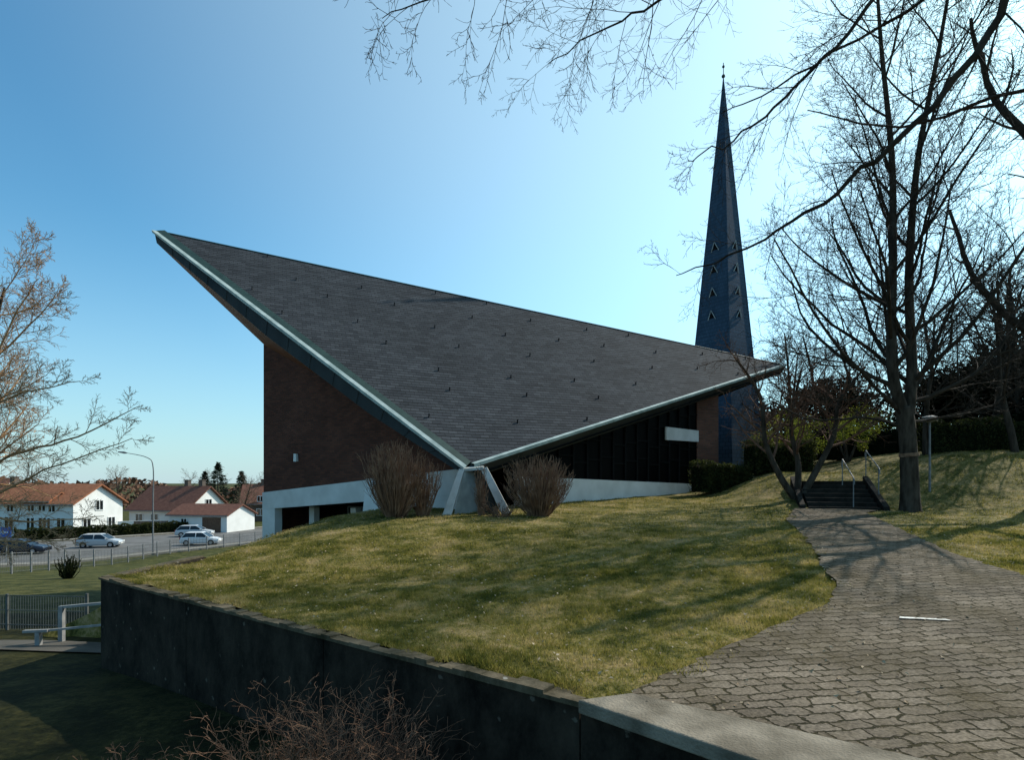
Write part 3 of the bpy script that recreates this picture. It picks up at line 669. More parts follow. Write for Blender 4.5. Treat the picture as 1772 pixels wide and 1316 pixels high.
limb(Cr,rng,[(8.4,6,7.2),(5.5,6,9.0),(3.4,6,8.3),(1.7,6,7.45),(.4,6,7.05),(-.6,6,6.72),(-1.35,6,6.42)],.04,.0035,P_near,21,t0=.4,L=2.6)
limb(Cr,rng,[(8.3,6,8.0),(5.4,7,9.4),(3.6,7.6,9.0),(2.3,8,8.4),(1.3,8,7.9),(.5,8,7.4)],.04,.005,P_near,18,t0=.35,L=2.8)
limb(Cr,rng,[(8.4,6.1,5.6),(7.7,7.2,6.6),(7.0,8,7.0),(5.8,8.6,6.9),(4.6,9,7.4)],.045,.008,P_near,10,t0=.3,L=2.1)
limb(Cr,rng,[(8.3,6,8.5),(6.8,7.2,8.8),(5.6,8.2,8.3),(4.4,9,7.9),(3.4,9.4,7.6)],.04,.007,P_near,10,t0=.3,L=2.1)
part('trunk',T,M_bark,t,smooth=True); part('crown',Cr,M_twig,t)
P_left=dict(seg=[8,7,6,5,3,3],wob=[.05,.08,.1,.12,.15,.1],up=[.05,.06,.03,.02,.0,0],sides=[8,6,5,3,3,3],n=[14,12,10,6,0,0],t0=[.2,.15,.1,.1,.1,.1],
            ang=[0,52,45,42,40,40],rat=[1,.62,.5,.48,.5,.5],rr=.5,rmin=.0085,max=4,slim=.018)
def simple_tree(x,y,h,P,seed,label,name='bare_tree',mt=None,z=None,trunk_r=.2,group=None,lean=(0,0)):
    z=LO(x,y) if z is None else z
    t=thing(name,(x,y,z),label,'tree',group); rng=random.Random(seed); T=MB(); Cr=MB()
    grow(T,Cr,rng,Vector((x,y,z-.1)),Vector((lean[0],lean[1],1)).normalized(),h,trunk_r,0,P)
    part('trunk',T,M_bark,t,smooth=True); part('crown',Cr,mt or M_twig,t); return t
t=thing('bare_tree',(-20.9,21,-2.6),'budding leafless tree with spreading tan twigs on the lower lawn','tree')
rng=random.Random(4); T=MB(); Cr=MB()
st=smoothpts([(-20.9,21,-2.8),(-20.6,21,0),(-20.0,21,3),(-19.4,21.3,6),(-18.7,21.3,8.8)],5); rr_=[.24*(1-.9*i/20)+.01 for i in range(21)]
T.tube(st,rr_,9,cap=False); spawn(Cr,rng,st,rr_,7.8,1,P_left,17,.22)
for q in ([(-20.5,21,1),(-19.5,20.8,3.4),(-18,20.6,4.6),(-15.4,20.6,5.2)],[(-20.6,21,.3),(-19,21,1.0),(-17,21,2.0),(-13.8,21,3.2)],[(-20.7,21,-.3),(-19.2,20.6,.4),(-17,20.4,.2),(-14.4,20.4,.4)],[(-20.2,21,2),(-19.2,21,5),(-18.2,21,7.4),(-17.2,21,9.0)],[(-20.6,21,.6),(-18.6,21.5,2.6),(-16.4,21.8,3.3),(-14.2,22,4.5)],[(-20.7,21,-.6),(-19.4,20.6,-.4),(-17.6,20.4,-.5),(-15.6,20.4,-.4)]):
    limb(Cr,rng,q,.07,.012,P_left,13,L=3.2)
part('trunk',T,M_bark,t,smooth=True); part('crown',Cr,M_twigt,t)
P_sm=dict(seg=[6,6,5,4,3,3],wob=[.1,.14,.16,.18,.2,.1],up=[.02,.03,.03,.02,.0,0],sides=[8,6,5,3,3,3],n=[0,9,8,6,0,0],t0=[.2,.25,.15,.1,.1,.1],
            ang=[0,50,50,48,45,40],rat=[1,.55,.55,.5,.5,.5],rr=.55,rmin=.007,max=4,slim=.02)
bx,by=10.0,20.3; bz=U(bx,by)
t=thing('spreading_tree',(bx,by,bz),'low wide-branching leafless tree with crooked stems beside the steps','tree')
rng=random.Random(9); T=MB(); Cr=MB()
for q in ([(bx,by,bz-.1),(bx-.6,by,bz+.8),(bx-1.1,by,bz+2),(bx-1.3,by,bz+3.6),(bx-2.2,by,bz+5)],[(bx+.1,by,bz-.1),(bx+.7,by,bz+1.0),(bx+1.3,by,bz+2.2),(bx+1.5,by,bz+3.4),(bx+2.4,by,bz+4.6)],[(bx+.05,by+.1,bz-.1),(bx+.2,by+.3,bz+1.2),(bx+.0,by+.4,bz+2.6),(bx+.4,by+.5,bz+4.6)]):
    s_=smoothpts(q,5); rr_=[.13*(1-.8*i/(len(s_)-1))+.01 for i in range(len(s_))]; T.tube(s_,rr_,8,cap=False); spawn(Cr,rng,s_,rr_,4.6,2,P_sm,14,.35)
part('trunk',T,M_bark,t,smooth=True); part('crown',Cr,M_twigr,t)
P_bg=dict(seg=[7,6,5,4,3,3],wob=[.06,.1,.13,.15,.2,.1],up=[.02,.06,.04,.02,.0,0],sides=[7,5,4,3,3,3],n=[13,10,8,0,0,0],t0=[.2,.12,.12,.1,.1,.1],
            ang=[0,50,45,45,45,40],rat=[1,.5,.5,.5,.5,.5],rr=.5,rmin=.012,max=3,slim=.02)
lab='leafless tree rising beyond the hedges'
for (x,y,h,sd,r_) in ((22.5,27,9,32,.2),(17.5,36,8,33,.15),(25.5,30,9,38,.2),(21.5,40,9,34,.18),(27,44,10,35,.2),(19.6,22.5,7.0,36,.14),(17.2,24,6.0,51,.12),(22,25,7.5,52,.15),(19.5,29,7.5,53,.15),(15.2,31,6.5,54,.12),(24.5,34,10,55,.2),(30,36,11,56,.2)):
    simple_tree(x,y,h,P_bg,sd,lab,mt=M_twig if x>16 else M_twigr,z=U(x,y),trunk_r=r_,group='bare trees beyond the hedges')
for (x,y,h,sd) in ((-75,110,9,41),(-66,118,8,42),(-58,112,9,43),(-52,125,9,44),(-82,100,10,46),(-45,118,9,47),(-40,105,7,48),(-43,92,7.5,49)):
    simple_tree(x,y,h,P_bg,sd,'leafless street tree among the houses',mt=M_twigf,z=-5.4,trunk_r=.2,group='bare trees among the houses')
def leaves(mb,rng,c,rad,n,size,clumps=14,zflat=1):
    cl=[]
    for i in range(clumps):
        while True:
            q=Vector((rng.uniform(-1,1),rng.uniform(-1,1),rng.uniform(-1,1)))
            if q.length<1: break
        cl.append((q,rng.uniform(.2,.42)))
    for i in range(n):
        q,rr_=rng.choice(cl); d=Vector((rng.gauss(0,1),rng.gauss(0,1),rng.gauss(0,1))).normalized()*rr_*rng.random()**.4
        p=q*.75+d; p=Vector((c[0]+p.x*rad[0],c[1]+p.y*rad[1],c[2]+p.z*rad[2]))
        a=Vector((rng.gauss(0,1),rng.gauss(0,1),rng.gauss(0,1))).normalized(); b=a.cross(Vector((rng.gauss(0,1),rng.gauss(0,1),rng.gauss(0,1)))).normalized()
        s=size*rng.uniform(.5,1.3); mb.quad(p-a*s,p-b*s*.5,p+a*s,p+b*s*.5)
def leafy(name,x,y,z,rad,n,size,mt,label,cat,seed,h0=.5,clumps=16,group=None):
    t=thing(name,(x,y,z),label,cat,group); rng=random.Random(seed)
    T=MB()
    for i in range(5): T.tube([Vector((x,y,z-.1)),Vector((x+rng.uniform(-.4,.4)*rad[0],y+rng.uniform(-.4,.4)*rad[1],z+h0+rad[2]*1.2))],[.05+.02*rad[2],.015],6)
    part('stem',T,M_bark,t)
    Cb=MB(); leaves(Cb,rng,(x,y,z+h0+rad[2]),rad,n,size,clumps); part('foliage',Cb,mt,t); return t
for i,(x,y,rx,rz,n) in enumerate([(13.6,26.8,1.4,1.3,2600),(12.2,27.5,1.3,1.3,2200),(15.8,27.2,1.5,1.2,2400),(18.6,31,2.0,1.5,2600),(16,34,2.0,1.8,2600)]):
    leafy('shrub',x,y,U(x,y),(rx,rx,rz),n,.045,M_ygreen,'fresh yellow-green spring shrub behind the hedge','bush',60+i,h0=.2,group='spring shrubs')
for i,(x,y,rx,rz,n) in enumerate([(24.0,29,2.6,2.7,9000),(28,31,3.4,3.7,10000),(21.8,30,1.8,2.1,6000),(26,26,2.4,2.4,7000),(22.5,24.2,1.5,1.4,5000)]):
    leafy('evergreen_tree',x,y,U(x,y),(rx,rx,rz),n,.13,M_ever,'dense dark evergreen tree behind the clipped hedge','tree',70+i,h0=.3,clumps=30,group='evergreens')
for i,(x,y,rx,rz,n) in enumerate([(17,42,4,2.4,5000),(22,40,3.5,3.0,6000),(27,46,5,3.6,7000),(35,46,5,4.2,7000)]):
    leafy('dark_bush',x,y,U(x,y),(rx,rx,rz),n,.16,M_ever,'large dark green bush beyond the shrubs','bush',80+i,h0=.1,clumps=30,group='dark bushes')
def hedge(x0,y0,x1,y1,z,h,w,n,label,seed,mt=M_hedge,size=.045):
    t=thing('hedge',((x0+x1)/2,(y0+y1)/2,z),label,'hedge'); rng=random.Random(seed); mb=MB(); L=math.hypot(x1-x0,y1-y0); an=math.atan2(y1-y0,x1-x0)
    co=MB(); co.box(((x0+x1)/2,(y0+y1)/2,z+h*.46),(L*.97,w*.75,h*.9),an); part('branches',co,M_ever,t)
    for i in range(n):
        u_=rng.random(); f=rng.random(); 
        if f<.55: dv=-w/2; dz=rng.uniform(0,h)
        elif f<.65: dv=w/2; dz=rng.uniform(0,h)
        else: dv=rng.uniform(-w/2,w/2); dz=h
        bu=1+.07*math.sin(u_*L*2.1+seed)+.05*math.sin(u_*L*5.3)
        dz=dz*bu+rng.gauss(0,.04); dv=dv*bu+rng.gauss(0,.05)
        if rng.random()<.08: u_=rng.choice((0,1)); dv=rng.uniform(-w/2,w/2)
        px=x0+(x1-x0)*u_-math.sin(an)*dv+rng.gauss(0,.03); py=y0+(y1-y0)*u_+math.cos(an)*dv; p=Vector((px,py,z+dz))
        a=Vector((rng.gauss(0,1),rng.gauss(0,1),rng.gauss(0,1))).normalized(); b=a.cross(Vector((rng.gauss(0,1),rng.gauss(0,1),rng.gauss(0,1)))).normalized(); s=size*rng.uniform(.6,1.4)
        mb.quad(p-a*s,p-b*s*.6,p+a*s,p+b*s*.6)
    part('leaves',mb,mt,t)
hedge(7.7,24.3,10.0,24.8,U(8.8,24.5)-.1,1.15,1.0,6000,'clipped dark green hedge in front of the church entrance',1)
hedge(10.3,25.2,13.2,25.8,U(11.5,25.5)-.1,1.3,1.0,6500,'clipped green hedge beside the steps',2)
hedge(17.3,24.2,24.5,23.6,U(20,24)-.5,1.7,1.1,9000,'long clipped brownish hedge at the top of the bank',3)
hedge(13.4,29.5,20.5,29.0,U(17,29)-.1,1.5,1.1,8000,'dark hedge above the top of the steps',6,mt=M_ever)
hedge(-58,67.5,-44.5,82.5,-5.4,1.4,1.2,6000,'low clipped hedge along the far pavement',4,size=.12)
def stems_shrub(x,y,z,h,w,n,seed,label,mt=M_stem,r=.006,fork=3,name='bare_shrub'):
    rng=random.Random(seed); mb=MB()
    for i in range(n):
        a=rng.uniform(0,6.28); q=rng.random()**.6
        bx_=x+math.cos(a)*w*.14*q; by_=y+math.sin(a)*w*.14*q
        top=Vector((x+math.cos(a)*w*.58*q*rng.uniform(.7,1.15),y+math.sin(a)*w*.58*q*rng.uniform(.7,1.15),z+h*(1-.18*q*q)*rng.uniform(.55,1.08)))
        p0=Vector((bx_,by_,z-.05)); mid=p0.lerp(top,.5)+Vector((math.cos(a)*w*.06*q,math.sin(a)*w*.06*q,rng.uniform(-.08,.08)))
        pts=smoothpts([p0,mid,top],3); pts=[p+Vector((rng.gauss(0,.024),rng.gauss(0,.024),0)) for p in pts]
        mb.tube(pts,[r*1.5-(r*.95)*k_/6 for k_ in range(7)],3,cap=False)
        for j in range(fork):
            f=rng.uniform(.3,.98); k_=min(int(f*6),5); s=pts[k_]
            d=(pts[k_+1]-pts[k_]).normalized()+Vector((rng.gauss(0,.38),rng.gauss(0,.38),rng.uniform(0,.3)))
            l_=rng.uniform(.12,.40)*h*.5; e=s+d.normalized()*l_
            mb.tube([s,s.lerp(e,.5)+Vector((rng.gauss(0,.025),rng.gauss(0,.025),.01)),e],[r*.8,r*.65,r*.5],3,cap=False)
    return solo(name,mb,mt,label,'shrub')
def px2(xp,Yd): return (xp-886)/1000*Yd
lz=lambda x,y: float(lawnh(np.array(x),np.array(y)))
for (xp,Yd,h,w,n,sd,lb) in [(684,16.4,2.05,1.6,380,1,'dense rounded leafless brown shrub in front of the church base'),
                         (732,16.8,1.7,1.1,120,2,'upright leafless shrub beside the roof support'),
                         (832,16.7,1.5,.5,34,3,'thin upright leafless shrub against the roof support'),
                         (866,16.5,.45,1.2,50,5,'low straggly leafless shrub at the roof support'),
                         (932,16.7,1.7,1.8,380,4,'wide flat-topped leafless reddish shrub on the lawn edge')]:
    x=px2(xp,Yd); stems_shrub(x,Yd,lz(x,Yd),h,w,n,sd,lb,r=.0078,fork=5)
def arch_shrub(x,y,z,h,w,n,seed,label,mt):
    rng=random.Random(seed); mb=MB()
    P=dict(seg=[6,5,4,3],wob=[.12,.18,.24,.2],up=[-.01,-.02,0,0],sides=[4,3,3,3],n=[7,4,0,0],t0=[.3,.3,.2,.2],ang=[0,42,45,45],rat=[1,.42,.5,.5],rr=.6,rmin=.0024,max=2)
    for i in range(n):
        a=rng.uniform(0,6.28); q=rng.random()**.6
        d=Vector((math.cos(a)*q*w/h,math.sin(a)*q*w/h,1)).normalized()
        grow(None,mb,rng,Vector((x+math.cos(a)*.2*q,y+math.sin(a)*.2*q,z)),d,h*rng.uniform(.7,1.15),.005,0,P)
    return solo('bare_shrub',mb,mt,label,'shrub')
arch_shrub(-1.5,4.3,LO(-1.45,4.3)-.05,1.12,.75,95,1,'tangled leafless reddish-tan shrub at the foot of the retaining wall',M_stemf)
arch_shrub(-3.25,4.6,LO(-3.2,4.6)-.05,.75,.3,14,2,'small leafless shrub at the foot of the retaining wall',M_stemf)
arch_shrub(-.8,3.9,LO(-.6,3.9)-.05,.9,.35,14,5,'sparse leafless shrub below the wall',M_stemf)
# ------------------------------------------------------------------ steps
sx,sy=10.6,18.45; sd=Vector((.34,.94,0)); sp=Vector((.94,-.34,0)); sz=U(10.5,18.4)
stp=thing('steps',(sx,sy,sz),'worn dark concrete garden steps climbing from the path','steps')
for i in range(7):
    mb=MB(); c=Vector((sx,sy,0))+sd*(.2+.38*i); mb.box((c.x,c.y,sz+.14*i-.22),(2.0,.40,.60),math.atan2(sp.y,sp.x))
    o=part('step',mb,M_step,stp); bv=o.modifiers.new('b','BEVEL'); bv.width=.012
for side in (-1.1,1.26):
    mb=MB()
    a=Vector((sx,sy,0))+sp*side; b=a+sd*2.9
    seg(mb,(a.x,a.y),(b.x,b.y),.16,sz-.4,sz-.4,sz+.10,sz+1.1)
    part('cheek_wall',mb,M_step,stp)
for side,o0 in ((.3,.2),(1.2,1.1)):
    hr=thing('handrail',tuple(Vector((sx,sy,sz))+sp*side+sd*o0),'curved grey tubular steel handrail on the steps','railing',group='handrails on the steps')
    mb=MB(); a=Vector((sx,sy,sz))+sp*side+sd*o0; b=a+sd*1.8+Vector((0,0,.7)); H=Vector((0,0,.85))
    a.z+=.1+o0*.37; b.z=a.z+.66
    mb.tube([a+H*.75-sd*.14,a+H*.93-sd*.10,a+H,a.lerp(b,.5)+H,b+H,b+H*.93+sd*.1,b+H*.7+sd*.13],[.018]*7,8); part('rail',mb,M_metal,hr)
    for p in (a,b):
        mb=MB(); mb.cyl(tuple(p-Vector((0,0,.25))),tuple(p+H),.017,8); part('post',mb,M_metal,hr)
lx,ly=14.6,20.2; lz_=U(lx,ly)
t=thing('street_lamp',(lx,ly,lz_),'slim grey path lamp with flat round head','lamp')
mb=MB(); mb.cyl((lx,ly,lz_-.1),(lx,ly,lz_+2.45),.04,10,.03); part('pole',mb,M_metal,t)
mb=MB(); mb.tube([Vector((lx,ly,lz_+2.4)),Vector((lx,ly,lz_+2.48)),Vector((lx,ly,lz_+2.58)),Vector((lx,ly,lz_+2.63))],[.07,.24,.25,.10],16); part('lamp_shade',mb,M_metal,t)
# ------------------------------------------------------------------ lower left
lf=[(-20,10.8),(-14,11.4),(-10,11.2),(-7.2,10.8),(-5,10.6)]; rt=[(-20,12.2),(-14,12.6),(-10,12.2),(-7.2,11.6),(-5,11.4)]
a=resample(lf,40); b=resample(rt,40); tt=np.linspace(0,1,6)[None,:,None]; G=a[:,None]*(1-tt)+b[:,None]*tt
gridobj('side_path',G[:,:,0],G[:,:,1],terr(G[:,:,0],G[:,:,1])+.03,M_pav)
def beam(mb,a,b,w,h):
    a=Vector(a);b=Vector(b); d=(b-a); n_=Vector((-d.y,d.x,0)).normalized()*w/2; v=Vector((0,0,h/2))
    mb.hexa([a-n_-v,b-n_-v,b+n_-v,a+n_-v],[a-n_+v,b-n_+v,b+n_+v,a+n_+v])
g=thing('guard_rail',(-9.3,12.3,-1.8),'pale stepped metal guard rail beside the side path','railing')
for (x,y,zt) in ((-9.35,12.0,-.98),(-9.5,11.6,-1.42),(-8.2,12.0,-.95)):
    mb=MB(); z0=LO(x,y)-.1; mb.box((x,y,(zt+z0)/2),(.09,.09,zt-z0)); part('post',mb,M_rail,g)
for q in (((-9.4,12.0,-1.0),(-7.6,12.05,-.84),.07,.05),((-9.8,11.6,-1.40),(-9.3,11.6,-1.38),.08,.05),((-9.3,11.62,-1.38),(-7.6,11.9,-1.26),.05,.04)):
    mb=MB(); beam(mb,*q); part('rail',mb,M_rail,g)
g=thing('bar_fence',(-13,14.4,-2),'low galvanised double-bar mesh fence panel','fence')
mb=MB(); x0,y0,x1,y1=-16.5,14.6,-10.0,13.6; nb=95
for i in range(nb):
    f=i/(nb-1); x=x0+(x1-x0)*f;y=y0+(y1-y0)*f; z=LO(x,y); mb.box((x,y,z+.42),(.008,.008,.80))
part('bars',mb,M_fence,g)
for hh in (.1,.45,.80):
    mb=MB(); beam(mb,(x0,y0,LO(x0,y0)+hh),(x1,y1,LO(x1,y1)+hh),.015,.015); part('rail',mb,M_fence,g)
for i in range(4):
    f=i/3; x=x0+(x1-x0)*f;y=y0+(y1-y0)*f; mb=MB(); mb.box((x,y,LO(x,y)+.4),(.05,.05,.95)); part('post',mb,M_fence,g)
g=thing('wire_fence',(-30,38,-4.3),'grey wire mesh fence on slim posts along the street','fence')
fp=resample([(-31.5,30.5),(-31.5,36),(-33.5,46),(-33.3,56.5),(-28.5,66.5),(-20,76)],26); pm=None
for i,(x,y) in enumerate(fp):
    z=LO(x,y)
    if pm is None:
        q=MB(); q.box((0,0,.65),(.08,.08,1.5)); pm=mesh_obj('post',q,M_metal); o=pm
    else: o=pm.copy(); COL.objects.link(o)
    o.parent=g; o.location=(x+30,y-38,z+4.3)
mb=MB()
for i in range(25):
    a=fp[i];b=fp[i+1]; za_,zb_=LO(*a),LO(*b)
    for hh in (.15,.45,.75,1.05,1.3): beam(mb,(a[0],a[1],za_+hh),(b[0],b[1],zb_+hh),.015,.018)
    for k in range(12):
        f=k/12; x=a[0]+(b[0]-a[0])*f;y=a[1]+(b[1]-a[1])*f;z=za_+(zb_-za_)*f; mb.box((x,y,z+.7),(.014,.014,1.2))
part('wire_mesh',mb,M_fence,g)
stems_shrub(-24.6,32.0,LO(-24.6,32),1.3,1.1,70,9,'small dark shrub beside the street fence',mt=M_hedge,r=.02,fork=6)
# ------------------------------------------------------------------ street
NE=[(-62,22),(-50,35),(-42,46),(-35,57.5),(-29.8,67),(-17,84),(0,105)]; FE=[(-84,42),(-68,53),(-57,63),(-50,71),(-44,78.5),(-30,97),(-12,120)]
a=resample(NE,60); b=resample(FE,60); tt=np.linspace(0,1,12)[None,:,None]; G=a[:,None]*(1-tt)+b[:,None]*tt
gridobj('road',G[:,:,0],G[:,:,1],low(G[:,:,0],G[:,:,1])+.05,M_asph)
def strip(name,c,off,w,z,mt):
    c=resample(c,60); d=np.gradient(c,axis=0); n_=np.c_[-d[:,1],d[:,0]]/np.hypot(d[:,0],d[:,1])[:,None]
    p=c+n_*off; q=c+n_*(off+w); mb=MB()
    for i in range(59):
        zz=[float(low(*k))+z for k in (p[i],p[i+1])]; b_=-.2
        mb.hexa([(p[i][0],p[i][1],zz[0]+b_),(p[i+1][0],p[i+1][1],zz[1]+b_),(q[i+1][0],q[i+1][1],zz[1]+b_),(q[i][0],q[i][1],zz[0]+b_)],
                [(p[i][0],p[i][1],zz[0]),(p[i+1][0],p[i+1][1],zz[1]),(q[i+1][0],q[i+1][1],zz[1]),(q[i][0],q[i][1],zz[0])])
    structure(name,mb,mt)
strip('pavement',NE,-1.5,1.5,.17,M_pav2); strip('kerb',NE,0.004,.14,.18,M_slab)
strip('pavement',FE,.14,1.8,.17,M_pav2); strip('kerb',FE,-.004,.14,.18,M_slab)
def car(x,y,z,rot,col,name,label,kind='hatch',L=4.1):
    mt=mat('car_paint_'+name,col,rough=.25,spec=.6)
    t=thing('parked_car',(x,y,z),label,'car','cars parked along the street')
    k=L/4.1
    body=MB()
    if kind=='hatch': st=[(-2.05,.72,.30,.62),(-1.95,.80,.24,.86),(-1.3,.84,.22,.93),(0,.85,.22,.92),(.9,.84,.22,.90),(1.5,.82,.22,.80),(1.95,.74,.26,.68),(2.06,.62,.34,.52)]
    else: st=[(-2.2,.70,.30,.66),(-2.08,.80,.24,.90),(-1.4,.84,.22,.95),(0,.85,.22,.92),(.9,.84,.22,.90),(1.6,.82,.22,.80),(2.05,.74,.26,.68),(2.16,.62,.34,.52)]
    rings=[]
    for (sx_,w,z0,z1) in st:
        rings.append([(sx_*k,-w*.92,z0),(sx_*k,-w,z0+.18),(sx_*k,-w,z1-.16),(sx_*k,-w*.9,z1),(sx_*k,w*.9,z1),(sx_*k,w,z1-.16),(sx_*k,w,z0+.18),(sx_*k,w*.92,z0)])
    for r_ in rings: body.v+=r_
    for i in range(len(rings)-1):
        for j in range(8): body.f.append((i*8+j,i*8+(j+1)%8,(i+1)*8+(j+1)%8,(i+1)*8+j))
    body.f.append(tuple(range(8))[::-1]); body.f.append(tuple((len(rings)-1)*8+j for j in range(8)))
    xr=-1.85 if kind=='hatch' else -2.0; xt=-1.45 if kind=='hatch' else -1.65
    body.hexa([(xt*k-.03,-.60,1.38),(.32*k,-.60,1.38),(.32*k,.60,1.38),(xt*k-.03,.60,1.38)],[(xt*k+.1,-.52,1.45),(.15*k,-.52,1.45),(.15*k,.52,1.45),(xt*k+.1,.52,1.45)])
    for s in (-1,1):
        for (xb,xtop) in ((1.05,.32),(-.35,-.35),(xr,xt)):
            body.tube([Vector((xb*k,s*.775,.90)),Vector((xtop*k,s*.61,1.39))],[.045,.035],5)
    def cp(n_,mb,m_,sm=False):
        o=mesh_obj(n_,mb,m_,None,sm); o.parent=t; return o
    t.rotation_euler=(0,0,rot)
    o=cp('body',body,mt); bv=o.modifiers.new('b','BEVEL'); bv.width=.03; bv.segments=2
    g_=MB(); g_.hexa([(xr*k,-.755,.90),(1.03*k,-.755,.90),(1.03*k,.755,.90),(xr*k,.755,.90)],[(xt*k,-.59,1.385),(.30*k,-.59,1.385),(.30*k,.59,1.385),(xt*k,.59,1.385)])
    cp('window',g_,M_glass)
    for wx in (-1.28,1.28):
        for s in (-1,1):
            w_=MB(); w_.tube([Vector((wx*k,s*.66,.31)),Vector((wx*k,s*.865,.31))],[.31,.31],18); wo=cp('wheel',w_,M_tyre)
            r_=MB(); r_.tube([Vector((wx*k,s*.80,.31)),Vector((wx*k,s*.88,.31))],[.20,.18],12); ro=cp('rim',r_,M_rim); ro.parent=wo
    for s in (-1,1):
        h_=MB(); h_.box((1.96*k,s*.56,.62),(.16,.28,.13)); cp('headlight',h_,M_lampg)
        h_=MB(); h_.box(((-2.0 if kind=='hatch' else -2.14)*k,s*.62,.78),(.10,.2,.22)); cp('tail_light',h_,M_redl)
        h_=MB(); h_.box((.85*k,s*.90,.98),(.12,.16,.12)); cp('mirror',h_,mt)
    h_=MB(); h_.box((2.05*k,0,.42),(.05,.5,.11)); cp('number_plate',h_,M_paint)
zc=-5.35
car(-47.6,56.0,zc,.25,(.02,.025,.04),'dark','dark blue estate car parked on the street',kind='estate',L=4.4)
car(-44.0,61.8,zc,.20,(.45,.46,.47),'silver','silver hatchback parked on the street')
car(-34.4,64.0,zc,.15,(.72,.72,.72),'white','small white hatchback parked at the kerb',L=4.0)
car(-40.6,74.0,zc,.2,(.5,.52,.54),'grey','light grey car parked by the white garage',L=4.3)
x,y=-34.9,56.2; z=-5.3
t=thing('street_lamp',(x,y,z),'tall grey street lamp with long curved arm beside the fence','street lamp')
mb=MB(); mb.tube(smoothpts([(x,y,z),(x,y,z+5),(x,y,z+8.4),(x-.6,y,z+9.3),(x-2.6,y,z+9.75)],6),[.075-.002*i for i in range(25)],8); part('pole',mb,M_metal,t)
mb=MB(); mb.tube([Vector((x-2.5,y,z+9.73)),Vector((x-2.8,y,z+9.78)),Vector((x-3.4,y,z+9.85))],[.04,.11,.05],8); part('lamp_head',mb,M_metal,t)
x,y=-43.3,49.5; z=-5.3
t=thing('street_sign',(x,y,z),'square blue street sign with white arrow on a post','sign')
mb=MB(); mb.cyl((x,y,z),(x,y,z+3.0),.04,8); part('post',mb,M_metal,t)
mb=MB(); mb.box((x,y-.06,z+2.6),(.9,.03,.9)); part('sign_board',mb,M_blue,t)
mb=MB(); mb.box((x-.05,y-.082,z+2.6),(.5,.012,.1)); mb.hexa([(x-.42,y-.088,z+2.6),(x-.15,y-.088,z+2.42),(x-.15,y-.088,z+2.78)],[(x-.42,y-.08,z+2.6),(x-.15,y-.08,z+2.42),(x-.15,y-.08,z+2.78)]); part('arrow',mb,M_trim,t)
# ------------------------------------------------------------------ houses
def house(cx,cy,z,rot,L,W,eave,ridge,mw,mr,label,wins=(),chim=(),door=None,name='house',over=.5):
    t=thing(name,(cx,cy,z),label,'house'); t.rotation_euler=(0,0,rot)
    def cp(n_,mb,m_,par=None):
        o=mesh_obj(n_,mb,m_); o.parent=par or t; return o
    h=MB(); hl,hw=L/2,W/2
    h.hexa([(-hl,-hw,-.5),(hl,-hw,-.5),(hl,hw,-.5),(-hl,hw,-.5)],[(-hl,-hw,eave),(hl,-hw,eave),(hl,hw,eave),(-hl,hw,eave)])
    for s in (-hl,hl-.02): h.hexa([(s,-hw,eave+.001),(s+.02,-hw,eave+.001),(s+.02,hw,eave+.001),(s,hw,eave+.001)],[(s,-.01,ridge-.05),(s+.02,-.01,ridge-.05),(s+.02,.01,ridge-.05),(s,.01,ridge-.05)])
    cp('wall',h,mw)
    r_=MB(); sl=(ridge-eave)/hw; x0,x1=-hl-over,hl+over; ov=over
    for s in (-1,1):
        y1=s*(hw+ov); ze=eave-sl*ov
        r_.hexa([(x0,0,ridge),(x1,0,ridge),(x1,y1,ze),(x0,y1,ze)],[(x0,0,ridge+.2),(x1,0,ridge+.2),(x1,y1,ze+.2),(x0,y1,ze+.2)])
    ro=cp('roof',r_,mr)
    g=MB(); g.cyl((x0,-hw-ov-.06,eave-sl*ov+.05),(x1,-hw-ov-.06,eave-sl*ov+.05),.07,6); cp('gutter',g,M_metal)
    for (xx,yy) in chim:
        c=MB(); c.box((xx,yy,ridge+.3),(.7,.7,1.6)); c.box((xx,yy,ridge+1.14),(.85,.85,.1)); cp('chimney',c,M_brick2,ro)
    for wn in wins:
        face,u_,zc_,ww,hh=wn
        w_=MB(); f_=MB()
        if face=='f':
            w_.box((u_,-hw-.01,zc_),(ww,.06,hh)); 
            for dx in (-ww/2,0,ww/2): f_.box((u_+dx,-hw-.05,zc_),(.09,.06,hh+.1))
            for dz in (-hh/2,hh/2): f_.box((u_,-hw-.055,zc_+dz),(ww+.1,.06,.09))
        else:
            w_.box((hl+.01,u_,zc_),(.06,ww,hh)); 
            for dx in (-ww/2,0,ww/2): f_.box((hl+.05,u_+dx,zc_),(.06,.09,hh+.1))
            for dz in (-hh/2,hh/2): f_.box((hl+.055,u_,zc_+dz),(.06,ww+.1,.09))
        wo=cp('window',w_,M_glass); cp('window_frame',f_,M_trim,wo)
    if door:
        d_=MB(); face,u_,ww,hh=door
        if face=='f': d_.box((u_,-hw-.02,hh/2),(ww,.08,hh))
        else: d_.box((hl+.02,u_,hh/2),(.08,ww,hh))
        cp('door',d_,M_wood2)
    return t
zh=-5.4
house(-65.5,79,zh,-.12,20,8,4.3,6.6,M_hwhite,M_orange,'white rendered house with orange tiled roof and many windows',
      wins=[('f',-6,1.4,1.3,1.5),('f',-2.5,1.4,1.3,1.5),('f',.8,1.5,1.3,2.0),('f',4,1.5,1.2,1.8),('f',6.2,1.5,1.2,1.8),('f',8.3,1.5,1.2,1.8),('f',1,3.6,1.0,.9),('f',7,3.6,1.0,.9),('s',-2,1.5,1.2,1.4),('s',2,1.5,1.2,1.4),('s',0,3.9,1.2,1.3)],chim=[(-3,.2)])
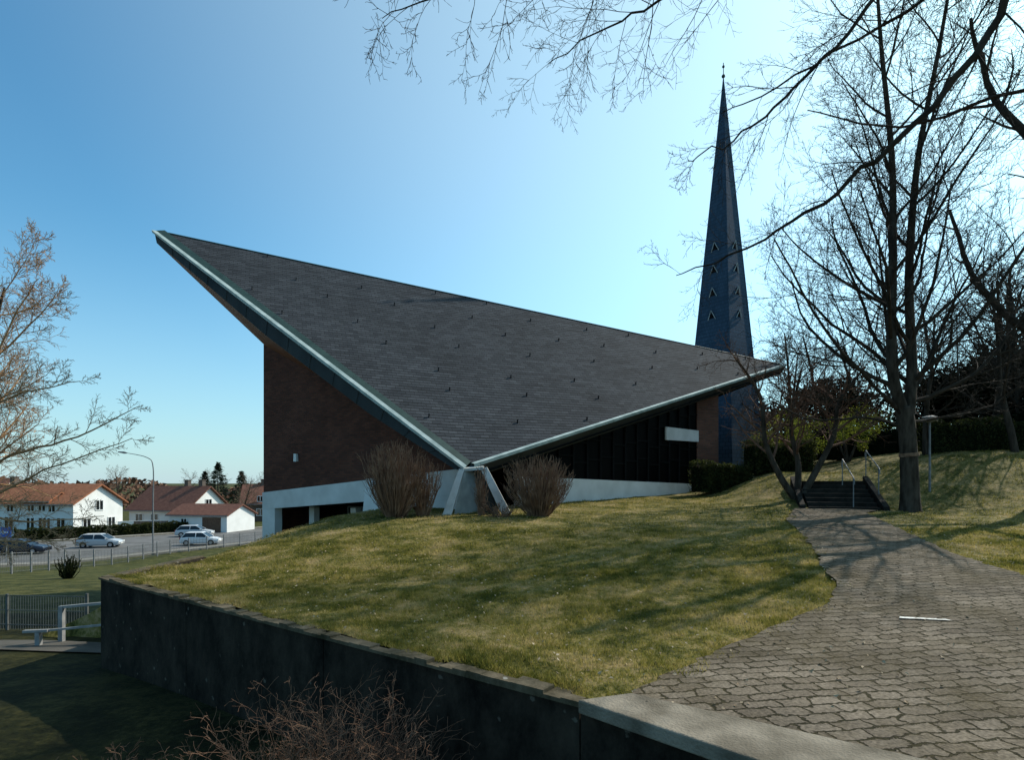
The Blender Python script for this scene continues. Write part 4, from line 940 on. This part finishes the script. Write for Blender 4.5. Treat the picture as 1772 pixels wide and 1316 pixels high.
house(-61.0,75.9,zh,-.12,3.6,3.0,4.6,5.6,M_hwhite,M_orange,'white gabled bay of the orange roofed house',wins=[('f',-.8,3.8,1.0,1.1),('f',.8,3.8,1.0,1.1),('f',-.9,1.6,1.2,1.6),('f',.9,1.6,1.2,1.6)],over=.3)
house(-54.5,95,zh,-.25,11,9,2.8,6.2,M_hwhite,M_brown,'white house with brown tiled roof and brick chimneys',wins=[('f',-3.5,1.4,1.4,1.2),('f',-.5,1.4,1.4,1.2),('s',0,3.6,1.3,1.3),('s',-3,1.4,1.3,1.2)],chim=[(1.0,.5),(4.0,.3)])
house(-43.2,83.5,zh,-.2,9.2,6,2.4,3.7,M_hwhite,M_brown,'low white garage with brown shallow roof',door=('f',2.2,2.9,2.1),wins=[('f',-2.2,1.6,.9,.6)],over=.35,name='garage')
house(-46.5,108,zh,.3,6,9,3.3,6.4,M_brick2,M_brown,'distant brick house with brown tiled roof',wins=[('f',0,1.6,1.2,1.2),('f',0,4.0,1.0,1.0)],chim=[(0,0)])
house(-88,92,zh,.2,14,9,4.5,7.5,M_hwhite,M_brown,'distant white house with brown roof',wins=[('f',-3,1.5,1.3,1.4),('f',3,1.5,1.3,1.4)])
mb=MB(); mb.box((-54.5,81.5,zh+.75),(8,.2,1.5),.6); solo('garden_wall',mb,M_hwhite,'plain white garden wall between the houses','wall')
mb=MB(); 
for i in range(26): mb.box((-52.0+i*.16,79.6+i*.04,zh+.8),(.14,.04,1.6),.25)
solo('wooden_fence',mb,M_wood2,'brown vertical board garden fence','fence')
def conifer(x,y,z,h,w,seed,label):
    t=thing('conifer_tree',(x,y,z),label,'tree','conifers'); rng=random.Random(seed); T=MB(); T.tube([Vector((x,y,z-.1)),Vector((x,y,z+h))],[.2,.03],8); part('trunk',T,M_bark,t)
    mb=MB()
    for i in range(int(300*h/8)):
        f=rng.random()**.8; zz=z+h*(.12+.88*f); rad=w*(1-f)*rng.uniform(.6,1.1)+.1; a=rng.uniform(0,6.28)
        d=Vector((math.cos(a),math.sin(a),-.25+.3*f)); 
        for k in range(9):
            q=rng.uniform(.25,1); p=Vector((x,y,zz))+d*rad*q+Vector((rng.gauss(0,.12),rng.gauss(0,.12),rng.gauss(0,.1))); s=rng.uniform(.12,.3)
            n_=Vector((rng.gauss(0,1),rng.gauss(0,1),rng.gauss(0,1))).normalized()
            mb.quad(p-d*s,p-n_*s*.35,p+d*s,p+n_*s*.35)
    part('needles',mb,M_conifer,t)
conifer(-59.5,112,zh,9.0,3.8,1,'dark spruce tree behind the white houses'); conifer(-56.0,110,zh,10.6,4.6,2,'tall dark spruce tree behind the white houses')
conifer(-52,111,zh,9.0,3.8,3,'smaller spruce tree behind the white houses'); conifer(-49,118,zh,8.6,3.0,4,'slender spruce tree behind the white houses')
rng=random.Random(77); mb=MB()
for i in range(9000):
    a=rng.uniform(-1.0,.2); d=rng.uniform(170,210); x=d*math.sin(a); y=d*math.cos(a); hgt=(6.3+1.5*math.sin(a*17)+1.2*math.sin(a*41))
    p=Vector((x,y,-5.4+hgt*rng.random()**.7)); u_=Vector((rng.gauss(0,1),rng.gauss(0,1),rng.gauss(0,1))).normalized(); v_=u_.cross(Vector((rng.gauss(0,1),rng.gauss(0,1),1))).normalized(); s=rng.uniform(.4,1.1)
    mb.quad(p-u_*s,p-v_*s*.6,p+u_*s,p+v_*s*.6)
o=solo('far_wood',mb,M_twigr,'distant brownish leafless woodland on the horizon','woodland'); o['kind']='stuff'
# ------------------------------------------------------------------ light
AZ=R(54); EL=R(40)
sdir=Vector((math.sin(AZ)*math.cos(EL),math.cos(AZ)*math.cos(EL),math.sin(EL)))
sl=bpy.data.lights.new('sun','SUN'); sl.energy=5.0; sl.angle=R(.4); sl.color=(1,.945,.84)
so=bpy.data.objects.new('sun',sl); so.rotation_euler=sdir.to_track_quat('Z','Y').to_euler(); so.location=(20,20,40); COL.objects.link(so)
w=bpy.data.worlds.new('World'); scene.world=w; w.use_nodes=True; nt=w.node_tree; L_=nt.links.new
sk=nt.nodes.new('ShaderNodeTexSky'); sk.sky_type='NISHITA'; sk.sun_disc=False; sk.sun_elevation=EL; sk.sun_rotation=AZ
sk.air_density=1.0; sk.dust_density=.6; sk.ozone_density=1.5
bg=nt.nodes['Background']; bg.inputs[1].default_value=.11
ti=N(nt,'ShaderNodeMix',data_type='RGBA',blend_type='MULTIPLY'); ti.inputs[0].default_value=1; ti.inputs[7].default_value=(.82,1.52,1.62,1); L_(sk.outputs[0],ti.inputs[6])
# hazy aureole around the sun and pale haze at the horizon
tc=N(nt,'ShaderNodeTexCoord'); dt=N(nt,'ShaderNodeVectorMath',operation='DOT_PRODUCT'); L_(tc.outputs['Generated'],dt.inputs[0]); dt.inputs[1].default_value=tuple(sdir)
mr=N(nt,'ShaderNodeMapRange'); mr.inputs[1].default_value=.25; mr.inputs[2].default_value=1; mr.inputs[3].default_value=0; mr.inputs[4].default_value=1; L_(dt.outputs['Value'],mr.inputs[0])
pw=N(nt,'ShaderNodeMath',operation='POWER'); pw.inputs[1].default_value=1.35; L_(mr.outputs[0],pw.inputs[0])
gl=N(nt,'ShaderNodeMix',data_type='RGBA',blend_type='MULTIPLY'); gl.inputs[0].default_value=1; gl.inputs[6].default_value=(4.6,4.6,3.0,1); L_(pw.outputs[0],gl.inputs[7])
sz_=N(nt,'ShaderNodeSeparateXYZ'); L_(tc.outputs['Generated'],sz_.inputs[0])
hz=N(nt,'ShaderNodeMapRange'); hz.inputs[1].default_value=0; hz.inputs[2].default_value=.38; hz.inputs[3].default_value=1; hz.inputs[4].default_value=0; L_(sz_.outputs[2],hz.inputs[0])
h2=N(nt,'ShaderNodeMath',operation='POWER'); h2.inputs[1].default_value=1.8; L_(hz.outputs[0],h2.inputs[0])
ad=N(nt,'ShaderNodeMix',data_type='RGBA',blend_type='ADD'); ad.inputs[0].default_value=1; L_(ti.outputs[2],ad.inputs[6]); L_(gl.outputs[2],ad.inputs[7])
h3=N(nt,'ShaderNodeMath',operation='MULTIPLY'); h3.inputs[1].default_value=.8; L_(h2.outputs[0],h3.inputs[0])
mh=N(nt,'ShaderNodeMix',data_type='RGBA'); L_(h3.outputs[0],mh.inputs[0]); L_(ad.outputs[2],mh.inputs[6]); mh.inputs[7].default_value=(5.4,6.9,7.6,1)
L_(mh.outputs[2],bg.inputs[0])
cam=bpy.data.cameras.new('camera'); co=bpy.data.objects.new('camera',cam); COL.objects.link(co)
co.location=(0,0,1.6); co.rotation_euler=(R(90),0,0); cam.sensor_width=36; cam.lens=20.32; cam.shift_y=.0999; cam.clip_end=6000; cam.clip_start=.05
scene.camera=co
scene.view_settings.view_transform='Standard'; scene.view_settings.look='None'; scene.view_settings.exposure=0
